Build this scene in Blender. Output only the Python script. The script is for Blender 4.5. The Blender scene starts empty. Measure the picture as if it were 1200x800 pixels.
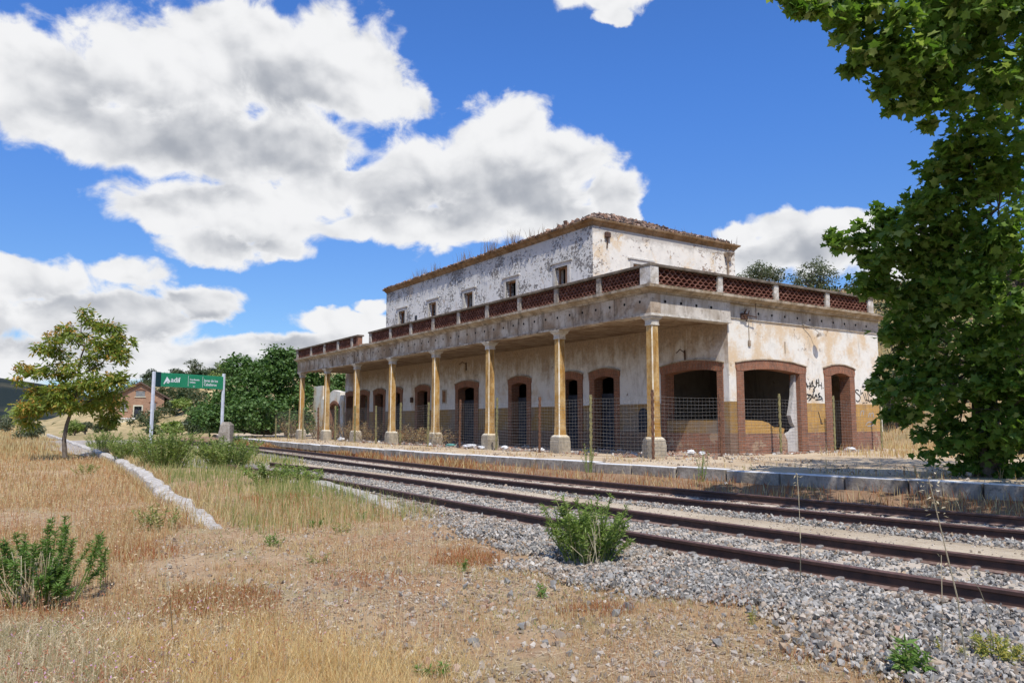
import bpy, math, random
import numpy as np
from mathutils import Vector

rng = np.random.default_rng(11)
random.seed(5)
R = math.radians
SC = bpy.context.scene
COL = SC.collection

# ------------------------------------------------------------------ camera
F_PX, HZ = 900.0, 495.0
PITCH = math.atan((HZ - 400) / F_PX)
CZ = 1.60
cam_d = bpy.data.cameras.new("camera")
cam = bpy.data.objects.new("camera", cam_d)
COL.objects.link(cam)
cam_d.sensor_width = 36.0
cam_d.lens = 27.0
cam_d.clip_start = 0.1
cam_d.clip_end = 8000
cam.location = (0, 0, CZ)
cam.rotation_euler = (R(90) + PITCH, 0, 0)
SC.camera = cam

# building frame: u runs along the long front (away, to the left), v runs back along the short side
P0 = np.array([4.25, 23.14])
U = np.array([-.5526, .8335]); U /= np.linalg.norm(U)
V = np.array([U[1], -U[0]])
FRAME_ROT = math.atan2(V[1], V[0])


def ray(x, y):
    cx, cy = (x - 600) / F_PX, (y - 400) / F_PX
    c, s = math.cos(PITCH), math.sin(PITCH)
    return np.array([cx, c + s * cy, s - c * cy])


def at_z(x, y, z):            # the point of height z seen at picture position x, y
    r = ray(x, y)
    p = r * ((z - CZ) / r[2])
    return np.array([p[0], p[1], z])


def at_d(x, y, d):            # the point at ground distance d (along y)
    r = ray(x, y)
    p = r * (d / r[1])
    return np.array([p[0], p[1], p[2] + CZ])


def on_v(x, y, v):
    r = ray(x, y)
    p = r * ((P0 @ V + v) / (r[:2] @ V))
    q = p[:2] - P0
    return q @ U, q @ V, p[2] + CZ


def on_u(x, y, u):
    r = ray(x, y)
    p = r * ((P0 @ U + u) / (r[:2] @ U))
    q = p[:2] - P0
    return q @ U, q @ V, p[2] + CZ


def wpt(u, v, z=0.0):
    p = P0 + U * u + V * v
    return (p[0], p[1], z)


def to_uv(X, Y):
    dx, dy = X - P0[0], Y - P0[1]
    return dx * U[0] + dy * U[1], dx * V[0] + dy * V[1]


def to_px(X, Y, Z):
    c, s = math.cos(PITCH), math.sin(PITCH)
    z = Z - CZ
    d = np.maximum(c * Y + s * z, .05)
    up = -s * Y + c * z
    return 600 + F_PX * X / d, 400 - F_PX * up / d


# ------------------------------------------------------------------ node helper
class NT:
    def __init__(self, tree):
        self.t = tree
        tree.nodes.clear()

    def n(self, kind, **kw):
        nd = self.t.nodes.new(kind)
        for k, v in kw.items():
            setattr(nd, k, v)
        return nd

    def put(self, sock, val):
        if hasattr(val, "is_linked") or hasattr(val, "links"):
            self.t.links.new(val, sock)
        else:
            if sock.type == 'RGBA' and not hasattr(val, "__len__"):
                val = (val, val, val, 1)
            elif sock.type == 'RGBA' and len(val) == 3:
                val = (*val, 1)
            sock.default_value = val

    def math(self, op, a, b=None, c=None, clamp=False):
        nd = self.n("ShaderNodeMath", operation=op, use_clamp=clamp)
        for i, x in enumerate((a, b, c)):
            if x is not None:
                self.put(nd.inputs[i], x)
        return nd.outputs[0]

    def vmath(self, op, a, b=None):
        nd = self.n("ShaderNodeVectorMath", operation=op)
        self.put(nd.inputs[0], a)
        if b is not None:
            self.put(nd.inputs[3] if op == 'SCALE' else nd.inputs[1], b)
        return nd.outputs['Value'] if op in ('LENGTH', 'DOT_PRODUCT', 'DISTANCE') else nd.outputs[0]

    def noise(self, vec, scale, detail=5, rough=.55, lac=2.0, dist=0.0, out='Fac'):
        nd = self.n("ShaderNodeTexNoise")
        if vec is not None:
            self.put(nd.inputs['Vector'], vec)
        self.put(nd.inputs['Scale'], scale)
        self.put(nd.inputs['Detail'], detail)
        self.put(nd.inputs['Roughness'], rough)
        self.put(nd.inputs['Lacunarity'], lac)
        self.put(nd.inputs['Distortion'], dist)
        return nd.outputs[out]

    def voro(self, vec, scale, feature='F1', out='Distance', rand=1.0):
        nd = self.n("ShaderNodeTexVoronoi", feature=feature)
        if vec is not None:
            self.put(nd.inputs['Vector'], vec)
        self.put(nd.inputs['Scale'], scale)
        self.put(nd.inputs['Randomness'], rand)
        return nd.outputs[out]

    def step(self, x, lo, hi):       # smooth step lo..hi -> 0..1 (lo > hi inverts)
        nd = self.n("ShaderNodeMapRange", interpolation_type='SMOOTHSTEP', clamp=True)
        self.put(nd.inputs[0], x)
        if lo < hi:
            a, b, c, d = lo, hi, 0, 1
        else:
            a, b, c, d = hi, lo, 1, 0
        for i, val in enumerate((a, b, c, d)):
            nd.inputs[i + 1].default_value = val
        return nd.outputs[0]

    def mix(self, fac, a, b, blend='MIX'):
        nd = self.n("ShaderNodeMix", data_type='RGBA', blend_type=blend)
        self.put(nd.inputs[0], fac)
        self.put(nd.inputs[6], a)
        self.put(nd.inputs[7], b)
        return nd.outputs[2]

    def fmix(self, fac, a, b):
        nd = self.n("ShaderNodeMix", data_type='FLOAT')
        self.put(nd.inputs[0], fac)
        self.put(nd.inputs[2], a)
        self.put(nd.inputs[3], b)
        return nd.outputs[0]

    def ramp(self, fac, stops, interp='LINEAR'):
        nd = self.n("ShaderNodeValToRGB")
        nd.color_ramp.interpolation = interp
        el = nd.color_ramp.elements
        while len(el) < len(stops):
            el.new(.5)
        for e, (p, c) in zip(el, stops):
            e.position = p
            e.color = (*c, 1) if len(c) == 3 else c
        self.put(nd.inputs[0], fac)
        return nd.outputs[0]

    def comb(self, x, y, z):
        nd = self.n("ShaderNodeCombineXYZ")
        for i, val in enumerate((x, y, z)):
            self.put(nd.inputs[i], val)
        return nd.outputs[0]

    def sep(self, v):
        nd = self.n("ShaderNodeSeparateXYZ")
        self.put(nd.inputs[0], v)
        return nd.outputs

    def mapping(self, vec, loc=(0, 0, 0), scale=(1, 1, 1), rot=(0, 0, 0)):
        nd = self.n("ShaderNodeMapping")
        self.put(nd.inputs[0], vec)
        nd.inputs[1].default_value = loc
        nd.inputs[2].default_value = rot
        nd.inputs[3].default_value = scale
        return nd.outputs[0]


# ------------------------------------------------------------------ sky, clouds and sun
SUN_DIR = -U * .625 - V * .267           # horizontal direction towards the sun
SUN_H = math.hypot(*SUN_DIR)
SUN_EL = math.atan2(1.0, SUN_H)
SUN_AZ = math.atan2(SUN_DIR[0], SUN_DIR[1])   # clockwise from +Y

world = bpy.data.worlds.new("World")
SC.world = world
world.use_nodes = True
w = NT(world.node_tree)
sky = w.n("ShaderNodeTexSky", sky_type='NISHITA', sun_disc=False)
sky.sun_elevation = SUN_EL
sky.sun_rotation = SUN_AZ
sky.altitude = 300
sky.air_density = 1.0
sky.dust_density = .4
sky.ozone_density = 2.5
tc = w.n("ShaderNodeTexCoord").outputs['Generated']
dx, dy, dz = w.sep(tc)
az = w.math('ARCTAN2', dx, dy)
el = w.math('ARCSINE', dz)
pos = w.comb(az, el, 0.0)


def ae(x, y):
    r = ray(x, y)
    return math.atan2(r[0], r[1]), math.atan2(r[2], math.hypot(r[0], r[1]))


CLOUDS = [(55, 105, 105, 80), (35, 60, 60, 35), (170, 80, 110, 70), (290, 65, 130, 85), (390, 80, 95, 85), (450, 110, 50, 40), (150, 150, 100, 55),
          (250, 170, 130, 75), (340, 165, 95, 65), (210, 238, 95, 40), (300, 250, 100, 45), (190, 258, 40, 22), (250, 285, 70, 26), (330, 285, 45, 18), (365, 225, 60, 45),
          (590, 165, 72, 62), (520, 195, 90, 50), (655, 195, 80, 60), (460, 225, 80, 40), (600, 230, 130, 55), (720, 225, 42, 48),
          (430, 262, 70, 26), (510, 262, 120, 32), (650, 258, 95, 30), (735, 240, 25, 22), (400, 215, 40, 25),
          (712, -5, 72, 34), (720, 25, 25, 15),
          (930, 268, 75, 30), (995, 262, 50, 24), (865, 280, 42, 20), (930, 300, 130, 40), (1060, 300, 90, 40),
          (45, 325, 80, 34), (150, 322, 55, 26), (240, 352, 68, 25), (120, 372, 150, 38), (-60, 350, 120, 60),
          (300, 408, 130, 22), (405, 382, 65, 18), (437, 362, 22, 12), (90, 418, 170, 34), (260, 428, 160, 22), (420, 405, 60, 24), (-80, 420, 150, 40),
          (10, 310, 60, 22)]
GREYS = [(270, 160, 190, 55), (330, 110, 90, 50), (90, 110, 80, 40), (220, 230, 70, 22), (285, 282, 70, 16), (580, 228, 190, 38), (470, 240, 70, 28), (640, 220, 90, 26), (60, 355, 130, 26), (200, 345, 80, 16), (250, 365, 70, 12),
         (930, 300, 120, 26), (60, 400, 140, 22), (180, 392, 150, 20), (330, 405, 90, 14), (330, 425, 120, 10)]
NP = w.comb(w.math('MULTIPLY', az, 1.0), w.math('MULTIPLY', el, 1.25), 0.0)
warp1 = w.noise(NP, 9.0, 3, .5, out='Color')
warp = w.vmath('SCALE', w.vmath('SUBTRACT', warp1, (.5, .5, .5)), .055)
warp2 = w.vmath('SCALE', w.vmath('SUBTRACT', w.noise(NP, 34.0, 4, .55, out='Color'), (.5, .5, .5)), .022)
wp = w.vmath('ADD', w.vmath('ADD', pos, warp), warp2)


def field(blobs, vec, k):
    cur = None
    for bx, by, rx, ry in blobs:
        a0, e0 = ae(bx, by)
        a1, _ = ae(bx + rx, by)
        _, e1 = ae(bx, by - ry)
        ra, re = abs(a1 - a0), abs(e1 - e0)
        m = w.mapping(vec, (-a0 / ra, -e0 / re, 0), (1 / ra, 1 / re, 0))
        ln = w.vmath('LENGTH', m)
        if cur is None:
            cur = ln
        else:
            nd = w.n("ShaderNodeMath", operation='SMOOTH_MIN')
            w.put(nd.inputs[0], cur); w.put(nd.inputs[1], ln); nd.inputs[2].default_value = k
            cur = nd.outputs[0]
    return cur


fb = w.noise(NP, 16.0, 9, .58, 2.1, 0.4)
fb_up = w.noise(w.vmath('ADD', NP, (.004, .014, 0)), 16.0, 9, .58, 2.1, 0.4)
fs = w.noise(NP, 15.0, 4, .42, 2.1, 0.2)
fs_up = w.noise(w.vmath('ADD', NP, (.006, .020, 0)), 15.0, 4, .42, 2.1, 0.2)
big = w.noise(w.vmath('ADD', NP, (3.1, 7.7, 0)), 3.2, 6, .55)
length = field(CLOUDS, wp, .12)
billow = w.voro(w.vmath('ADD', NP, w.vmath('SCALE', warp1, .05)), 26.0, 'SMOOTH_F1')
dens = w.math('SUBTRACT', 1.06, length)
dens = w.math('ADD', dens, w.math('MULTIPLY', w.math('SUBTRACT', fb, .5), 1.25))
dens = w.math('SUBTRACT', dens, w.math('MULTIPLY', w.math('SUBTRACT', billow, .35), .35))
# clouds of the same kind over the rest of the sky, away from what the frame shows
far_az = w.step(w.math('ABSOLUTE', w.math('SUBTRACT', az, .0)), .72, .95)
far_el = w.step(el, .62, .80)
outside = w.math('MAXIMUM', far_az, far_el)
dens_o = w.math('SUBTRACT', w.math('MULTIPLY', w.math('ADD', big, w.math('MULTIPLY', w.math('SUBTRACT', fb, .5), .35)), 4.0), 2.15)
dens = w.math('MAXIMUM', dens, w.math('SUBTRACT', w.math('MULTIPLY', dens_o, outside), w.math('SUBTRACT', 1.0, outside)))
mask = w.step(dens, .0, .34)
above = w.step(el, -.01, .01)
mask = w.math('MULTIPLY', mask, above)
glen = field(GREYS, wp, .25)
grey = w.step(w.math('SUBTRACT', w.math('ADD', glen, w.math('MULTIPLY', w.math('SUBTRACT', .5, fs), .30)), 0.0), 1.65, -.1)
grey = w.math('MULTIPLY', grey, w.step(dens, .10, .60))
relief = w.math('MULTIPLY', w.math('SUBTRACT', fs, fs_up), 2.6)
puff = w.math('ADD', relief, w.math('MULTIPLY', w.math('SUBTRACT', .42, billow), .30))
tone = w.math('SUBTRACT', .96, w.math('MULTIPLY', grey, .58))
tone = w.math('ADD', tone, w.math('MULTIPLY', puff, .50))
ccol = w.mix(w.step(tone, .10, 1.02), (.42, .45, .51), (.98, .985, 1.0))
bgs = w.n("ShaderNodeBackground")
tint = w.mix(1.0, sky.outputs[0], w.mix(w.step(el, .08, .46), (.63, .86, 1.17), (.575, 1.02, 1.70)), 'MULTIPLY')
w.put(bgs.inputs[0], tint)
bgs.inputs[1].default_value = .115
bgc = w.n("ShaderNodeBackground")
w.put(bgc.inputs[0], ccol)
bgc.inputs[1].default_value = .92
ms = w.n("ShaderNodeMixShader")
w.put(ms.inputs[0], mask)
w.t.links.new(bgs.outputs[0], ms.inputs[1])
w.t.links.new(bgc.outputs[0], ms.inputs[2])
wo = w.n("ShaderNodeOutputWorld")
w.t.links.new(ms.outputs[0], wo.inputs[0])

sun_d = bpy.data.lights.new("sun", 'SUN')
sun_d.energy = 4.7
sun_d.angle = R(.53)
sun_d.color = (1.0, .955, .88)
sun = bpy.data.objects.new("sun", sun_d)
COL.objects.link(sun)
sun.location = (0, -20, 40)
sun.rotation_euler = Vector((SUN_DIR[0], SUN_DIR[1], 1.0)).to_track_quat('Z', 'Y').to_euler()

SC.view_settings.view_transform = 'Standard'
SC.view_settings.look = 'None'
SC.view_settings.exposure = 0.0
SC.view_settings.gamma = 1.0
SC.cycles.max_bounces = 6
SC.cycles.diffuse_bounces = 3
SC.cycles.transparent_max_bounces = 8
SC.cycles.caustics_reflective = False
SC.cycles.caustics_refractive = False


# ------------------------------------------------------------------ materials
def new_mat(name, rough=.9, spec=.2):
    m = bpy.data.materials.new(name)
    m.use_nodes = True
    t = NT(m.node_tree)
    b = t.n("ShaderNodeBsdfPrincipled")
    b.inputs['Roughness'].default_value = rough
    b.inputs['Specular IOR Level'].default_value = spec
    o = t.n("ShaderNodeOutputMaterial")
    t.t.links.new(b.outputs[0], o.inputs[0])
    return m, t, b, o


def bump(t, b, h, dist=.02, strength=.6):
    nd = t.n("ShaderNodeBump")
    nd.inputs['Strength'].default_value = strength
    nd.inputs['Distance'].default_value = dist
    t.put(nd.inputs['Height'], h)
    t.t.links.new(nd.outputs[0], b.inputs['Normal'])


def obj_co(t):
    r_ = t.n("ShaderNodeObjectInfo").outputs['Random']
    return t.vmath('ADD', t.n("ShaderNodeTexCoord").outputs['Object'], t.comb(t.math('MULTIPLY', r_, 37.0), t.math('MULTIPLY', r_, 91.0), t.math('MULTIPLY', r_, 13.0)))


def wall_uv(t):
    """object coordinates laid flat on whichever upright face is shaded"""
    c = t.n("ShaderNodeTexCoord")
    x, y, z = t.sep(c.outputs['Object'])
    nx, ny, nz = t.sep(c.outputs['Normal'])
    f = t.math('GREATER_THAN', t.math('ABSOLUTE', nx), .6)
    return t.comb(t.fmix(f, x, y), z, 0.0), c.outputs['Object'], z


def mat_simple(name, col, col2=None, scale=6.0, rough=.9, spec=.2, bumpd=0.0, detail=6, lo=.35, hi=.65):
    m, t, b, o = new_mat(name, rough, spec)
    oc = obj_co(t)
    n = t.noise(oc, scale, detail, .6)
    t.put(b.inputs['Base Color'], t.mix(t.step(n, lo, hi), col, col2 or tuple(c * .7 for c in col)))
    if bumpd:
        bump(t, b, n, bumpd)
    return m


def mat_plaster(name, white=(.74, .72, .68), tan=(.52, .38, .24), grey=(.34, .32, .30), brick=(.30, .17, .11), tan_amt=.5, grey_amt=.5, pits=.5, stain_z=None, cracks=.5, top_grey=None):
    m, t, b, o = new_mat(name, .92, .12)
    uv, oc, z = wall_uv(t)
    n1 = t.noise(oc, .75, 7, .62)
    n2 = t.noise(oc, 2.6, 8, .66, dist=.4)
    n3 = t.noise(oc, 11.0, 6, .65)
    streak = t.noise(t.mapping(oc, scale=(1.5, 1.5, .30)), 1.7, 8, .72, dist=.5)
    col = t.mix(t.step(n2, .42, .72), white, tuple(c * .86 for c in white))
    col = t.mix(t.math('MULTIPLY', t.step(t.math('ADD', n1, t.math('MULTIPLY', t.math('SUBTRACT', n3, .5), .25)), .66 - .3 * tan_amt, .84 - .3 * tan_amt), .85), col, tan)
    col = t.mix(t.math('MULTIPLY', t.step(streak, .72 - .34 * grey_amt, .90 - .34 * grey_amt), .75), col, grey)
    if stain_z:
        lo, hi, sc = stain_z
        zz = t.math('ADD', z, t.math('MULTIPLY', t.math('SUBTRACT', streak, .5), 2.4))
        zz = t.math('ADD', zz, t.math('MULTIPLY', t.math('SUBTRACT', n2, .5), 1.5))
        col = t.mix(t.math('MULTIPLY', t.step(zz, lo, hi), .82), col, t.mix(t.step(n3, .35, .7), sc, tuple(c * .55 for c in sc)))
    if top_grey:
        lo, hi, sc = top_grey
        zz = t.math('ADD', z, t.math('MULTIPLY', t.math('SUBTRACT', n2, .5), .7))
        col = t.mix(t.math('MULTIPLY', t.step(zz, lo, hi), .8), col, sc)
    # flaked spots where the coat has fallen, clustered
    cl = t.noise(oc, 1.1, 4, .55)
    pn = t.noise(t.mapping(oc, scale=(1, 1, 1.25)), 6.5, 7, .74, dist=.6)
    thr = t.math('ADD', pn, t.math('MULTIPLY', t.math('SUBTRACT', cl, .5), .65))
    pit = t.step(thr, .80 - .24 * pits, .83 - .24 * pits)
    pcol = t.mix(t.step(n3, .4, .6), tuple(c * .55 for c in grey), brick)
    col = t.mix(t.math('MULTIPLY', pit, .88), col, pcol)
    # rubble masonry shows through the thinnest patches
    exp = t.math('MULTIPLY', t.step(t.noise(oc, .9, 7, .72, dist=.8), .735 - .12 * pits, .75 - .12 * pits), .9)
    col = t.mix(exp, col, t.mix(t.step(t.voro(oc, 5.5), .1, .45), brick, tan))
    wv = t.vmath('ADD', uv, t.vmath('SCALE', t.noise(oc, 2.2, 4, .6, out='Color'), .55))
    ed = t.voro(wv, .75, 'DISTANCE_TO_EDGE')
    crk = t.math('MULTIPLY', t.step(ed, .007, .002), t.step(t.noise(oc, .8, 3, .5), .66 - .16 * cracks, .72 - .16 * cracks))
    col = t.mix(t.math('MULTIPLY', crk, .55), col, (.14, .11, .09))
    t.put(b.inputs['Base Color'], col)
    h = t.math('SUBTRACT', t.math('ADD', t.math('MULTIPLY', n2, .5), t.math('MULTIPLY', n3, .25)), t.math('ADD', t.math('MULTIPLY', pit, .5), t.math('ADD', crk, exp)))
    bump(t, b, h, .025, .8)
    return m


def mat_brick(name, c1=(.34, .15, .095), c2=(.22, .10, .065), mortar=(.30, .22, .16), w_=.27, h_=.068, dirt=(.17, .13, .10), rot=False, worn=0.0):
    m, t, b, o = new_mat(name, .9, .15)
    uv, oc, z = wall_uv(t)
    if rot:
        uv = t.mapping(uv, rot=(0, 0, R(90)))
    wob = t.vmath('SCALE', t.vmath('SUBTRACT', t.noise(oc, 7.0, 3, .5, out='Color'), (.5, .5, .5)), .02)
    nd = t.n("ShaderNodeTexBrick")
    t.put(nd.inputs['Vector'], t.vmath('ADD', uv, wob))
    t.put(nd.inputs['Color1'], c1); t.put(nd.inputs['Color2'], c2); t.put(nd.inputs['Mortar'], mortar)
    nd.inputs['Scale'].default_value = 1.0
    nd.inputs['Mortar Size'].default_value = .009
    nd.inputs['Mortar Smooth'].default_value = .3
    nd.inputs['Bias'].default_value = -.1
    nd.inputs['Brick Width'].default_value = w_
    nd.inputs['Row Height'].default_value = h_
    n = t.noise(oc, 3.0, 7, .65)
    n3 = t.noise(oc, 16.0, 5, .6)
    col = t.mix(t.math('MULTIPLY', t.step(n, .45, .72), .7), nd.outputs[0], dirt)
    col = t.mix(t.math('MULTIPLY', t.step(n3, .5, .75), .5), col, tuple(min(1, c * 1.5) for c in c1))
    if worn:
        k = t.step(t.noise(oc, 1.4, 6, .65), .62 - worn * .2, .66 - worn * .2)
        col = t.mix(t.math('MULTIPLY', k, .8), col, (.42, .30, .20))
    t.put(b.inputs['Base Color'], col)
    bump(t, b, t.math('ADD', t.math('SUBTRACT', 1.0, nd.outputs['Fac']), t.math('MULTIPLY', n3, .6)), .018, .9)
    return m


def mat_dado(name, k=1.0):
    m, t, b, o = new_mat(name, .75, .25)
    uv, oc, z = wall_uv(t)
    n = t.noise(oc, 1.8, 8, .68)
    n3 = t.noise(oc, 24.0, 4, .6)
    streak = t.noise(t.mapping(oc, scale=(4, 4, .5)), 1.5, 6, .65)
    br = t.n("ShaderNodeTexBrick")
    t.put(br.inputs['Vector'], uv)
    br.inputs['Scale'].default_value = 1.0
    br.inputs['Brick Width'].default_value = .2
    br.inputs['Row Height'].default_value = .2
    br.inputs['Mortar Size'].default_value = .006
    br.offset = 0.0
    for kk, c in (('Color1', (.53, .32, .10)), ('Color2', (.44, .26, .08)), ('Mortar', (.34, .22, .09))):
        t.put(br.inputs[kk], tuple(x * k for x in c))
    col = t.mix(t.math('MULTIPLY', t.step(n3, .46, .62), .7), br.outputs[0], (.40 * k, .20 * k, .06 * k))
    col = t.mix(t.math('MULTIPLY', t.step(n, .50, .68), .75), col, (.30 * k, .20 * k, .12 * k))
    col = t.mix(t.math('MULTIPLY', t.step(streak, .56, .74), .6), col, (.62 * k, .47 * k, .26 * k))
    if k < 1:
        col = t.mix(t.step(t.noise(oc, .7, 5, .6), .40, .62), col, (.235, .185, .14))
    t.put(b.inputs['Base Color'], col)
    bump(t, b, t.math('ADD', n3, t.math('MULTIPLY', br.outputs['Fac'], -.6)), .012, .5)
    return m


def mat_weathered(name, base, dark, light, sc=2.0, streaks=.6, bumpd=.02):
    m, t, b, o = new_mat(name, .93, .1)
    oc = obj_co(t)
    n = t.noise(oc, sc, 8, .65, dist=.3)
    n3 = t.noise(oc, sc * 6, 6, .65)
    st = t.noise(t.mapping(oc, scale=(1.5, 1.5, .30)), 1.9, 8, .72, dist=.4)
    col = t.mix(t.step(n, .35, .65), base, light)
    col = t.mix(t.math('MULTIPLY', t.step(n3, .52, .72), .7), col, dark)
    col = t.mix(t.math('MULTIPLY', t.step(st, .46, .70), streaks), col, dark)
    t.put(b.inputs['Base Color'], col)
    bump(t, b, t.math('ADD', n, t.math('MULTIPLY', n3, .5)), bumpd, .8)
    return m


def mat_leaf(name, c_lo, c_hi, c_alt=None, alt=.0, trans=.35, rough=.55, spec=.35):
    """leaf colour differs from leaf to leaf; thin leaves let some light through"""
    m = bpy.data.materials.new(name)
    m.use_nodes = True
    t = NT(m.node_tree)
    b = t.n("ShaderNodeBsdfPrincipled")
    b.inputs['Roughness'].default_value = rough
    b.inputs['Specular IOR Level'].default_value = spec
    geo = t.n("ShaderNodeNewGeometry")
    ri = geo.outputs['Random Per Island']
    col = t.mix(ri, c_lo, c_hi)
    if c_alt:
        r2 = t.math('FRACT', t.math('MULTIPLY', ri, 17.31))
        col = t.mix(t.math('LESS_THAN', r2, alt), col, c_alt)
    t.put(b.inputs['Base Color'], col)
    tr = t.n("ShaderNodeBsdfTranslucent")
    t.put(tr.inputs[0], t.mix(1.0, col, (1.25, 1.35, .7), 'MULTIPLY'))
    mx = t.n("ShaderNodeMixShader")
    mx.inputs[0].default_value = trans
    t.t.links.new(b.outputs[0], mx.inputs[1])
    t.t.links.new(tr.outputs[0], mx.inputs[2])
    o = t.n("ShaderNodeOutputMaterial")
    t.t.links.new(mx.outputs[0], o.inputs[0])
    return m


def mat_island(name, stops, rough=.9, spec=.2, scale=14.0):
    """stones or tiles: every loose piece gets its own tone"""
    m, t, b, o = new_mat(name, rough, spec)
    geo = t.n("ShaderNodeNewGeometry")
    col = t.ramp(geo.outputs['Random Per Island'], stops)
    n = t.noise(obj_co(t), scale, 4, .6)
    col = t.mix(t.step(n, .3, .75), col, t.mix(1.0, col, (.68, .67, .66), 'MULTIPLY'))
    t.put(b.inputs['Base Color'], col)
    return m


M = {}
M['plaster_front'] = mat_plaster('plaster_front', white=(.70, .67, .63), tan=(.56, .43, .30), grey=(.36, .32, .27), tan_amt=.45, grey_amt=.50, pits=.45, stain_z=(3.2, 4.7, (.34, .22, .12)), cracks=.3)
M['plaster_end'] = mat_plaster('plaster_end', white=(.75, .71, .63), tan=(.62, .45, .27), grey=(.40, .37, .33), tan_amt=.72, grey_amt=.50, pits=.50, cracks=.3)
M['plaster_upper'] = mat_plaster('plaster_upper', white=(.72, .70, .655), tan=(.50, .43, .36), grey=(.30, .28, .26), brick=(.17, .15, .14), tan_amt=.25, grey_amt=.48, pits=1.12, cracks=.5, top_grey=(8.3, 9.7, (.46, .44, .42)))
M['plaster_upper_end'] = mat_plaster('plaster_upper_end', white=(.76, .71, .62), tan=(.66, .48, .28), grey=(.42, .39, .34), tan_amt=.55, grey_amt=.45, pits=.85, cracks=.3, top_grey=(9.2, 9.42, (.42, .38, .33)))
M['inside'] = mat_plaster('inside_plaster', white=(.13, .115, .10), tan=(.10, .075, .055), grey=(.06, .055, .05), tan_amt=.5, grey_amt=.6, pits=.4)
M['brick'] = mat_brick('brick_plinth', worn=.3)
M['brick_frame'] = mat_brick('brick_frame', c1=(.30, .125, .07), c2=(.21, .09, .055), dirt=(.16, .095, .07))
M['brick_arch'] = mat_brick('brick_arch', c1=(.31, .125, .07), c2=(.20, .085, .05), dirt=(.16, .095, .07), rot=True)
M['dado'] = mat_dado('yellow_dado')
M['beam'] = mat_weathered('beam_render', (.31, .215, .135), (.105, .075, .05), (.56, .49, .40), .8, .95)
M['beam_end'] = mat_weathered('beam_render_end', (.38, .325, .26), (.17, .13, .095), (.60, .55, .48), 1.0, .8)
M['cornice'] = mat_weathered('cornice_stone', (.285, .21, .13), (.10, .08, .06), (.50, .42, .32), 1.8, .7)
M['cornice_ochre'] = mat_weathered('upper_cornice', (.24, .145, .07), (.07, .05, .035), (.36, .25, .15), 1.4, .8)
M['coping'] = mat_weathered('coping_stone', (.105, .08, .058), (.04, .032, .026), (.20, .165, .13), 3.0, .4)
M['pillar'] = mat_weathered('pillar_render', (.37, .315, .25), (.18, .15, .13), (.68, .64, .58), 3.0, .8)
M['lattice'] = mat_island('lattice_tile', [(0, (.13, .055, .04)), (.5, (.21, .088, .06)), (1, (.29, .145, .105))], .85)
M['shaft'] = mat_weathered('ochre_column', (.41, .22, .055), (.15, .08, .03), (.54, .37, .17), 2.6, .8, .012)
M['edge_white'] = mat_weathered('column_edge', (.68, .58, .40), (.40, .24, .09), (.78, .74, .64), 3.0, .6, .01)
M['capital'] = mat_weathered('capital_stone', (.46, .41, .34), (.22, .19, .15), (.62, .58, .51), 4.0, .6, .01)
M['column_plinth'] = mat_weathered('column_plinth', (.33, .28, .21), (.15, .13, .10), (.45, .39, .30), 3.0, .6)
M['ceiling'] = mat_weathered('porch_ceiling', (.20, .13, .08), (.09, .06, .04), (.33, .25, .17), 2.0, .1)
M['wood'] = mat_weathered('old_wood', (.22, .11, .06), (.10, .055, .035), (.32, .18, .10), 5.0, .5, .008)
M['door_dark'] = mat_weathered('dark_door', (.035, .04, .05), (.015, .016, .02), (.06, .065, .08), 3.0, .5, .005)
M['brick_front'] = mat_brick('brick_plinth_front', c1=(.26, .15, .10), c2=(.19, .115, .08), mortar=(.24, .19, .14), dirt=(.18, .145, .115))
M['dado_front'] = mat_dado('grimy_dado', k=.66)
M['render_grey'] = mat_weathered('grey_render', (.44, .41, .38), (.25, .23, .21), (.56, .53, .50), 2.0, .4)
M['frame_grey'] = mat_weathered('window_frame_render', (.50, .47, .42), (.22, .20, .18), (.62, .59, .54), 4.0, .5)
M['wood_pale'] = mat_weathered('sun_bleached_wood', (.36, .20, .11), (.20, .11, .06), (.46, .28, .17), 5.0, .4, .008)
M['pillar_front'] = mat_weathered('shaded_pillar', (.21, .165, .125), (.17, .14, .12), (.50, .45, .39), 4.0, .6)  # darker copy of the pillar render; the front's shade is put into its colour
M['metal_rust'] = mat_simple('rusty_iron', (.12, .06, .035), (.05, .03, .025), 20, .8, .3)
M['black'] = mat_simple('black_spray', (.012, .012, .013), (.03, .03, .03), 8, .7, .2)
M['grey_spray'] = mat_simple('grey_spray', (.36, .36, .38), (.42, .36, .28), 8, .8, .2)
M['dark_hole'] = mat_simple('drain_hole', (.01, .01, .01), (.015, .013, .012), 4)
M['rubble'] = mat_island('rubble_pieces', [(0, (.42, .30, .22)), (.3, (.33, .16, .10)), (.6, (.55, .50, .44)), (.85, (.26, .22, .19)), (1, (.70, .67, .62))])
M['rooftile'] = mat_island('broken_roof_tiles', [(0, (.07, .055, .05)), (.4, (.16, .11, .085)), (.7, (.30, .17, .11)), (.9, (.46, .33, .25)), (1, (.10, .09, .085))])
M['gravel'] = mat_island('ballast_stone', [(0, (.09, .083, .073)), (.2, (.22, .208, .187)), (.5, (.34, .322, .288)), (.72, (.45, .425, .38)), (.84, (.40, .285, .18)), (.93, (.54, .485, .41)), (1, (.64, .59, .51))], .85, .3, 30.0)
M['gravel_dusty'] = mat_island('dusty_ballast', [(0, (.20, .155, .115)), (.3, (.33, .26, .19)), (.65, (.45, .385, .31)), (.9, (.55, .49, .41)), (1, (.38, .22, .14))], .9, .2)
M['rail'] = mat_simple('rusty_rail', (.075, .036, .026), (.045, .024, .019), 9, .62, .4, .002)
M['rail_foot'] = mat_simple('dusty_rail_foot', (.26, .18, .15), (.13, .08, .06), 12, .8, .2)
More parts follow.
